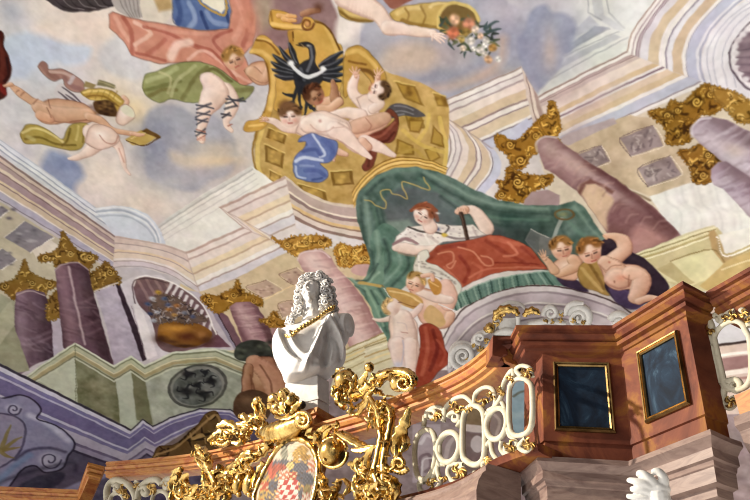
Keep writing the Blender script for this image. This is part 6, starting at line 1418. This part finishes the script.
for i, q in enumerate([[(290, 110), (270, 60), (240, 20)], [(300, 110), (310, 50), (330, 10)], [(320, 110), (350, 70), (372, 52)], [(280, 110), (250, 80), (220, 60)], [(300, 100), (296, 50), (286, 2)], [(250, 120), (300, 128), (350, 112)]]): acanthus(mb, q, 34, .19, 4, i)
mb.build('leaf_crown', M_GOLD, arms)
mb = MB(); gold_ball(mb, 372, 68, 19, .12); mb.build('dark_boss', M_DARK, arms)
mb = MB()
for i, (q, w) in enumerate([([(206, 170), (180, 120), (160, 60), (172, 40)], 44), ([(200, 170), (160, 130), (130, 110)], 46), ([(190, 180), (130, 160), (70, 150)], 50), ([(150, 190), (90, 190), (30, 176)], 48), ([(150, 150), (110, 120), (80, 120)], 40), ([(80, 170), (30, 150), (-20, 170)], 44), ([(60, 200), (10, 190), (-40, 210)], 40), ([(120, 210), (90, 240), (50, 236)], 40), ([(30, 230), (-20, 240), (-50, 226)], 36), ([(200, 120), (196, 80), (180, 50)], 30)]): acanthus(mb, q, w, [.06, .14], 4, i)
gold_tube(mb, spiral(6, 216, 40, 20, 1.4), [20, 10], .12); gold_ball(mb, 170, 50, 20, .14, bump=.2); gold_tube(mb, [(-30, 240), (40, 200), (110, 150), (180, 120)], [14, 22, 18], .1, .4, 12.); scatter(mb, [[(-30, 240), (40, 200), (110, 150), (180, 120)], [(200, 170), (120, 200), (0, 220)]], 26, 26, .1, 1, 50); mb.build('leaf_garland', M_GOLD, arms)
mb = MB(); gold_ball(mb, 515, 285, 62, .03, 66, rz=52); gold_tube(mb, ell(515, 285, 64, 68, 22), 16, .05, .1); mb.build('gilt_boss', M_GOLD, arms)
mb = MB()
for i, (q, w) in enumerate([([(430, 250), (450, 190), (500, 160)], 40), ([(440, 220), (400, 200), (420, 170)], 34), ([(500, 200), (560, 196), (610, 214)], 34), ([(540, 220), (590, 220), (640, 250)], 30), ([(470, 230), (490, 180), (530, 150)], 30), ([(450, 370), (470, 420), (480, 500), (470, 580)], 56), ([(550, 410), (520, 470), (500, 540)], 40), ([(560, 400), (590, 440), (560, 480)], 34), ([(420, 230), (460, 250), (480, 330)], 40)]): acanthus(mb, q, w, [.05, .12], 5, i)
scatter(mb, [[(430, 230), (500, 170), (610, 230)], [(460, 380), (480, 560)], [(540, 420), (520, 520)]], 26, 26, .06, 6, 50); mb.build('leaf_spray', M_GOLD, arms)
for x in (86, 134):
    mb = MB(); gold_ball(mb, x, 420, 28, .08, 54); gold_ball(mb, x, 372, 20, .06, 24); gold_ball(mb, x, 476, 12, .08, 12); mb.build('gilt_drop', M_GOLD, arms)
mb = MB()
for i, (q, w, o) in enumerate([([(230, 250), (170, 300), (110, 330), (60, 380), (0, 430), (-60, 480)], [40, 44, 36, 40, 34, 20], .08), ([(200, 330), (170, 380), (150, 450)], [30, 30, 16], .08)]): gold_tube(mb, q, w, o, .3, 7.)
for i, (q, w) in enumerate([([(160, 300), (120, 290), (60, 340)], 40), ([(60, 390), (20, 380), (-20, 400)], 40), ([(40, 420), (40, 470), (10, 520)], 44), ([(-20, 440), (-60, 430), (-100, 450)], 40), ([(10, 440), (-30, 500), (-80, 530)], 50), ([(-60, 480), (-120, 480), (-170, 500)], 46), ([(180, 280), (200, 250), (240, 236)], 36)]): acanthus(mb, q, w, [.06, .13], 4, i + 20)
scatter(mb, [[(200, 270), (110, 330), (60, 380), (-60, 480)], [(40, 420), (-80, 530)]], 24, 28, .09, 2, 56); mb.build('leaf_scroll', M_GOLD, arms)
tile(160, 380, .24); mb = MB()
for i, (q, w) in enumerate([([(200, 390), (196, 340), (176, 300), (146, 268)], 52), ([(190, 380), (160, 330), (150, 290)], 34), ([(90, 440), (70, 400), (84, 368)], 56), ([(110, 460), (100, 420), (120, 390)], 46), ([(130, 480), (70, 470), (40, 500)], 50), ([(240, 470), (200, 430), (180, 390)], 52), ([(160, 500), (200, 460), (250, 440)], 54), ([(230, 420), (250, 380), (240, 350)], 44), ([(120, 520), (130, 470), (160, 440)], 50), ([(260, 500), (290, 460), (280, 420)], 44), ([(60, 470), (50, 430), (70, 400)], 40), ([(200, 520), (230, 480), (270, 470)], 50), ([(250, 400), (300, 360), (340, 345)], 40)]): acanthus(mb, q, w, [.05, .15], 5, i)
gold_tube(mb, [(150, 272), (178, 310), (196, 360), (220, 410), (240, 460)], [16, 24, 28, 26, 20], .12, .3, 9.); gold_tube(mb, spiral(90, 470, 30, 90, 1.3), [18, 10], .1); gold_ball(mb, 85, 375, 14, .13, bump=.2); gold_tube(mb, spiral(250, 450, 26, 10, 1.3), [16, 10], .1); scatter(mb, [[(150, 272), (178, 310), (196, 360), (240, 460)], [(60, 470), (120, 460), (240, 480)], [(240, 440), (320, 360)]], 34, 26, .1, 3, 50); mb.build('acanthus_scroll', M_GOLD, arms)
tile(300, 360, .28); mb = MB()
gold_ball(mb, 160, 74, 38, .12, 40); gold_tube(mb, [(140, 50), (150, 90), (140, 140), (160, 170)], [30, 44, 36, 20], .1, .25, 8.); gold_tube(mb, [(180, 130), (230, 110), (280, 66), (340, 46), (384, 50), (404, 76), (386, 100)], [24, 40, 44, 40, 38, 34, 24], .12, .16, 8., 12); gold_tube(mb, spiral(372, 82, 34, 300, 1.4), [18, 10], .17); gold_ball(mb, 248, 26, 18, .14, bump=.2); gold_ball(mb, 350, 84, 30, .12)
for i, (q, w) in enumerate([([(200, 150), (190, 100), (200, 50)], 40), ([(220, 140), (220, 90), (240, 40)], 40), ([(170, 150), (130, 130), (120, 90)], 40), ([(240, 120), (270, 110), (300, 130)], 36), ([(190, 170), (230, 150), (260, 100)], 40), ([(150, 120), (180, 60), (170, 30)], 36), ([(280, 90), (290, 50), (330, 30)], 30), ([(170, 180), (200, 190), (240, 150)], 34), ([(128, 60), (140, 36), (160, 28)], 30)]): acanthus(mb, q, w, [.08, .15], 4, i)
scatter(mb, [[(140, 50), (150, 140), (180, 150)], [(180, 130), (230, 110), (280, 66), (380, 50)]], 26, 24, .12, 4, 44); mb.build('upper_scroll', M_GOLD, arms)
mb = MB()
for q, w in [([(246, 130), (276, 180), (292, 260), (280, 340), (270, 400), (290, 480)], [18, 30, 32, 30, 34, 30]), ([(290, 146), (326, 190), (318, 270), (300, 350), (300, 440)], [16, 28, 30, 26, 26]), ([(262, 150), (250, 200), (262, 240)], [14, 20, 12])]: gold_tube(mb, q, w, .14, .16, 9.)
for i, (q, w) in enumerate([([(336, 340), (350, 280), (372, 230), (392, 168)], 56), ([(260, 330), (190, 290), (124, 256)], 40), ([(270, 310), (220, 320), (180, 320)], 34), ([(320, 400), (350, 350), (340, 300)], 40), ([(260, 420), (220, 400), (200, 360)], 46), ([(250, 480), (210, 470), (190, 430)], 50), ([(330, 500), (340, 450), (310, 410)], 50), ([(280, 520), (250, 480), (230, 440)], 50), ([(300, 520), (320, 480), (340, 470)], 44), ([(240, 400), (240, 350), (260, 310)], 36), ([(200, 520), (220, 490), (260, 470)], 44), ([(370, 260), (380, 300), (360, 330)], 34)]): acanthus(mb, q, w, [.1, .16], 5, i)
for x, y, r in [(222, 426, 36), (356, 372, 32), (214, 372, 24)]: gold_tube(mb, spiral(x, y, r, 30, 1.4), [20, 12], .13)
scatter(mb, [[(246, 130), (276, 180), (292, 260), (280, 340), (290, 480)], [(290, 146), (326, 190), (300, 350), (300, 440)], [(200, 480), (340, 490)], [(200, 400), (330, 420)]], 60, 28, .11, 5, 52); mb.build('acanthus_stem', M_GOLD, arms)

# ================================================================== stucco scrolls on the arch behind the pier
def vpt(x, y, off=.15):
    q = P([(x, y)])[0]; h = vault_hit(float(q[0]), float(q[1])); return h + (EYE - h) / np.linalg.norm(EYE - h) * off


def vtube(mb, pts, w, off=.15, wave=0., n=10):
    p = np.array(pts, float); p = smooth(p, False, 4) if len(p) > 2 else p; q = np.array([vpt(x, y, off) for x, y in p]); u = np.linalg.norm(q.mean(0) - EYE) / F * T[2]; r = np.interp(np.linspace(0, 1, len(q)), np.linspace(0, 1, np.size(w)), np.ravel(w)) * .5 * u; mb.tube(q, r * (1 + wave * np.sin(np.arange(len(q)) * 2.1)), n)


def vball(mb, x, y, r, off=.15, bump=0., seed=0): c = vpt(x, y, off); mb.ball(c, r * np.linalg.norm(c - EYE) / F * T[2], 9, 12, None, bump, seed)


def vleaf(mb, x, y, s, seed, off=.2):
    r = np.random.RandomState(seed)
    for i in range(5): a = r.rand() * 6.28; vtube(mb, [(x, y), (x + s * .6 * math.cos(a), y + s * .6 * math.sin(a)), (x + s * math.cos(a + .7), y + s * math.sin(a + .7))], [s * .4, s * .6, s * .1], off, 0, 6)


tile(430, 280, .2)
st = thing('stucco_scroll', 'white stucco volute with leaf sprigs at the left foot of the painted arch', 'stucco ornament', vpt(165, 375), 'white stucco scrolls inside the painted arch'); mb = MB(); vtube(mb, spiral(165, 378, 62, 100, 2.1, 34, .1), [34, 14], .2); vtube(mb, [(100, 440), (104, 380), (120, 330), (170, 314), (220, 330)], [20, 30, 26, 16]); vball(mb, 165, 378, 40, .05); mb.build('volute', M_PLAST, st)
mb = MB(); vtube(mb, [(214, 344), (230, 290), (270, 262), (330, 250)], [30, 38, 30, 16], .15); vtube(mb, spiral(250, 290, 30, 90, 1.3), [18, 10], .2); vtube(mb, [(200, 420), (260, 350), (310, 310)], [16, 22, 14]); mb.build('scroll_stem', M_PLAST, st)
for i, (x, y, s) in enumerate([(225, 330, 18), (250, 345, 18), (190, 390, 20), (285, 305, 18), (265, 350, 16)]): mb = MB(); vleaf(mb, x, y, s, i); mb.build('leaf_sprig', M_GOLD2, st)
st = thing('stucco_cartouche', 'white stucco block crowned with gilded shell garland in the middle of the painted arch', 'stucco ornament', vpt(390, 220)); mb = MB()
A = np.array([[vpt(x, y, o) for x, o in [(335, .1), (345, .25), (425, .25), (435, .1)]] for y in (190, 210, 280)]); mb.grid(np.concatenate([A, A[:, :1]], 1)); vtube(mb, [(320, 270), (380, 250), (440, 262)], [24, 30, 24], .25); vtube(mb, [(440, 180), (440, 230), (444, 270)], [26, 22, 26], .22); vtube(mb, [(330, 200), (324, 240), (330, 280)], [18, 22, 18], .2); vtube(mb, [(350, 130), (400, 112), (450, 120), (480, 150)], [14, 20, 18, 12], .1); mb.build('block', M_PLAST, st)
mb = MB(); vtube(mb, [(322, 200), (336, 166), (372, 146), (420, 150), (440, 172)], [20, 40, 44, 40, 24], .3, .25); vball(mb, 300, 240, 26, .25, .25, 1); vball(mb, 285, 246, 18, .25, .25, 2); [vleaf(mb, x, y, s, i + 7, .32) for i, (x, y, s) in enumerate([(340, 190, 26), (370, 160, 26), (330, 215, 20)])]; vtube(mb, [(470, 180), (490, 158), (520, 152), (548, 170)], [20, 36, 38, 18], .3, .25); mb.build('gilded_garland', M_GOLD, st)
tile(500, 270, .174)
st = thing('stucco_scroll', 'large white stucco volute with a sprigged tail right of the gilded garland', 'stucco ornament', vpt(455, 270), 'white stucco scrolls inside the painted arch'); mb = MB(); vtube(mb, spiral(456, 276, 72, 200, 2.1, 34, .1), [44, 18], .2); vball(mb, 456, 276, 50, .05); vtube(mb, [(376, 260), (390, 212), (430, 190), (480, 190)], [20, 30, 30, 20], .25); mb.build('volute', M_PLAST, st)
mb = MB(); vtube(mb, spiral(292, 246, 42, 160, 1.5), [30, 14], .2); vtube(mb, [(160, 310), (220, 300), (280, 290), (330, 296), (380, 310)], [24, 34, 40, 34, 26], .15); vtube(mb, [(330, 270), (350, 240), (376, 250)], [20, 26, 16]); mb.build('scroll_stem', M_PLAST, st)
for i, (x, y, s) in enumerate([(260, 296, 18), (300, 296, 16), (355, 256, 18), (350, 290, 16), (420, 290, 18), (480, 300, 16)]): mb = MB(); vleaf(mb, x, y, s, i + 20, .24); mb.build('leaf_sprig', M_GOLD2, st)
st = thing('stucco_scroll', 'white stucco volute half hidden behind the pier corner at the right foot of the arch', 'stucco ornament', vpt(690, 300), 'white stucco scrolls inside the painted arch'); mb = MB(); vtube(mb, spiral(690, 306, 60, 200, 1.6, 30, .15), [40, 20], .2); vball(mb, 690, 306, 40, .05); mb.build('volute', M_PLAST, st)

# ================================================================== hand of a white statue below the pier
tile(620, 400, .2); HD = 2.95
def hp(x, y, d=0.): q = P([(x, y)])[0]; return at_d(float(q[0]), float(q[1]), HD - d * UH)
UH = HD / F * T[2]
hand_t = thing('statue_hand', 'white plaster statue hand with spread fingers below the marble pier', 'statue', hp(200, 470)); mb = MB()
def htube(p, r): q = np.array([hp(*a) for a in p]); q = smooth(q, False, 6) if len(q) > 2 else q; mb.tube(q, np.array(r, float) * UH, 12)
for p, r in [([(176, 424, 14), (150, 392, 26), (122, 372, 26), (98, 366, 14), (92, 380, 4)], [20, 18, 16, 14, 11]), ([(166, 440, 10), (126, 416, 24), (84, 408, 22), (50, 402, 8), (44, 410, 2)], [20, 18, 16, 13, 10]), ([(166, 466, 4), (122, 448, 16), (82, 446, 14), (54, 446, 2)], [20, 17, 15, 11]), ([(172, 494, 0), (122, 488, 8), (74, 486, 4), (34, 480, -6)], [19, 16, 14, 10]),
             ([(214, 440, 0), (218, 396, 10), (200, 364, 16), (178, 356, 14), (162, 366, 8)], [26, 22, 18, 15, 11]), ([(190, 450, 0), (200, 500, -6), (214, 560, -10), (236, 700, -10), (260, 900, -10)], [44, 46, 40, 44, 54])]: htube(p, r)
for c, r in [((212, 446, 0), 34), ((222, 520, -6), 42), ((196, 446, 4), 38), ((186, 476, 2), 40), ((206, 500, 0), 42), ((180, 430, 8), 26), ((172, 448, 6), 24), ((174, 474, 2), 24)]: mb.ball(hp(*c), r * UH * np.array([1, 1, .7]), 10, 14)
o = mb.build('hand', M_PLAST, hand_t); remesh(o, .0035, 4)
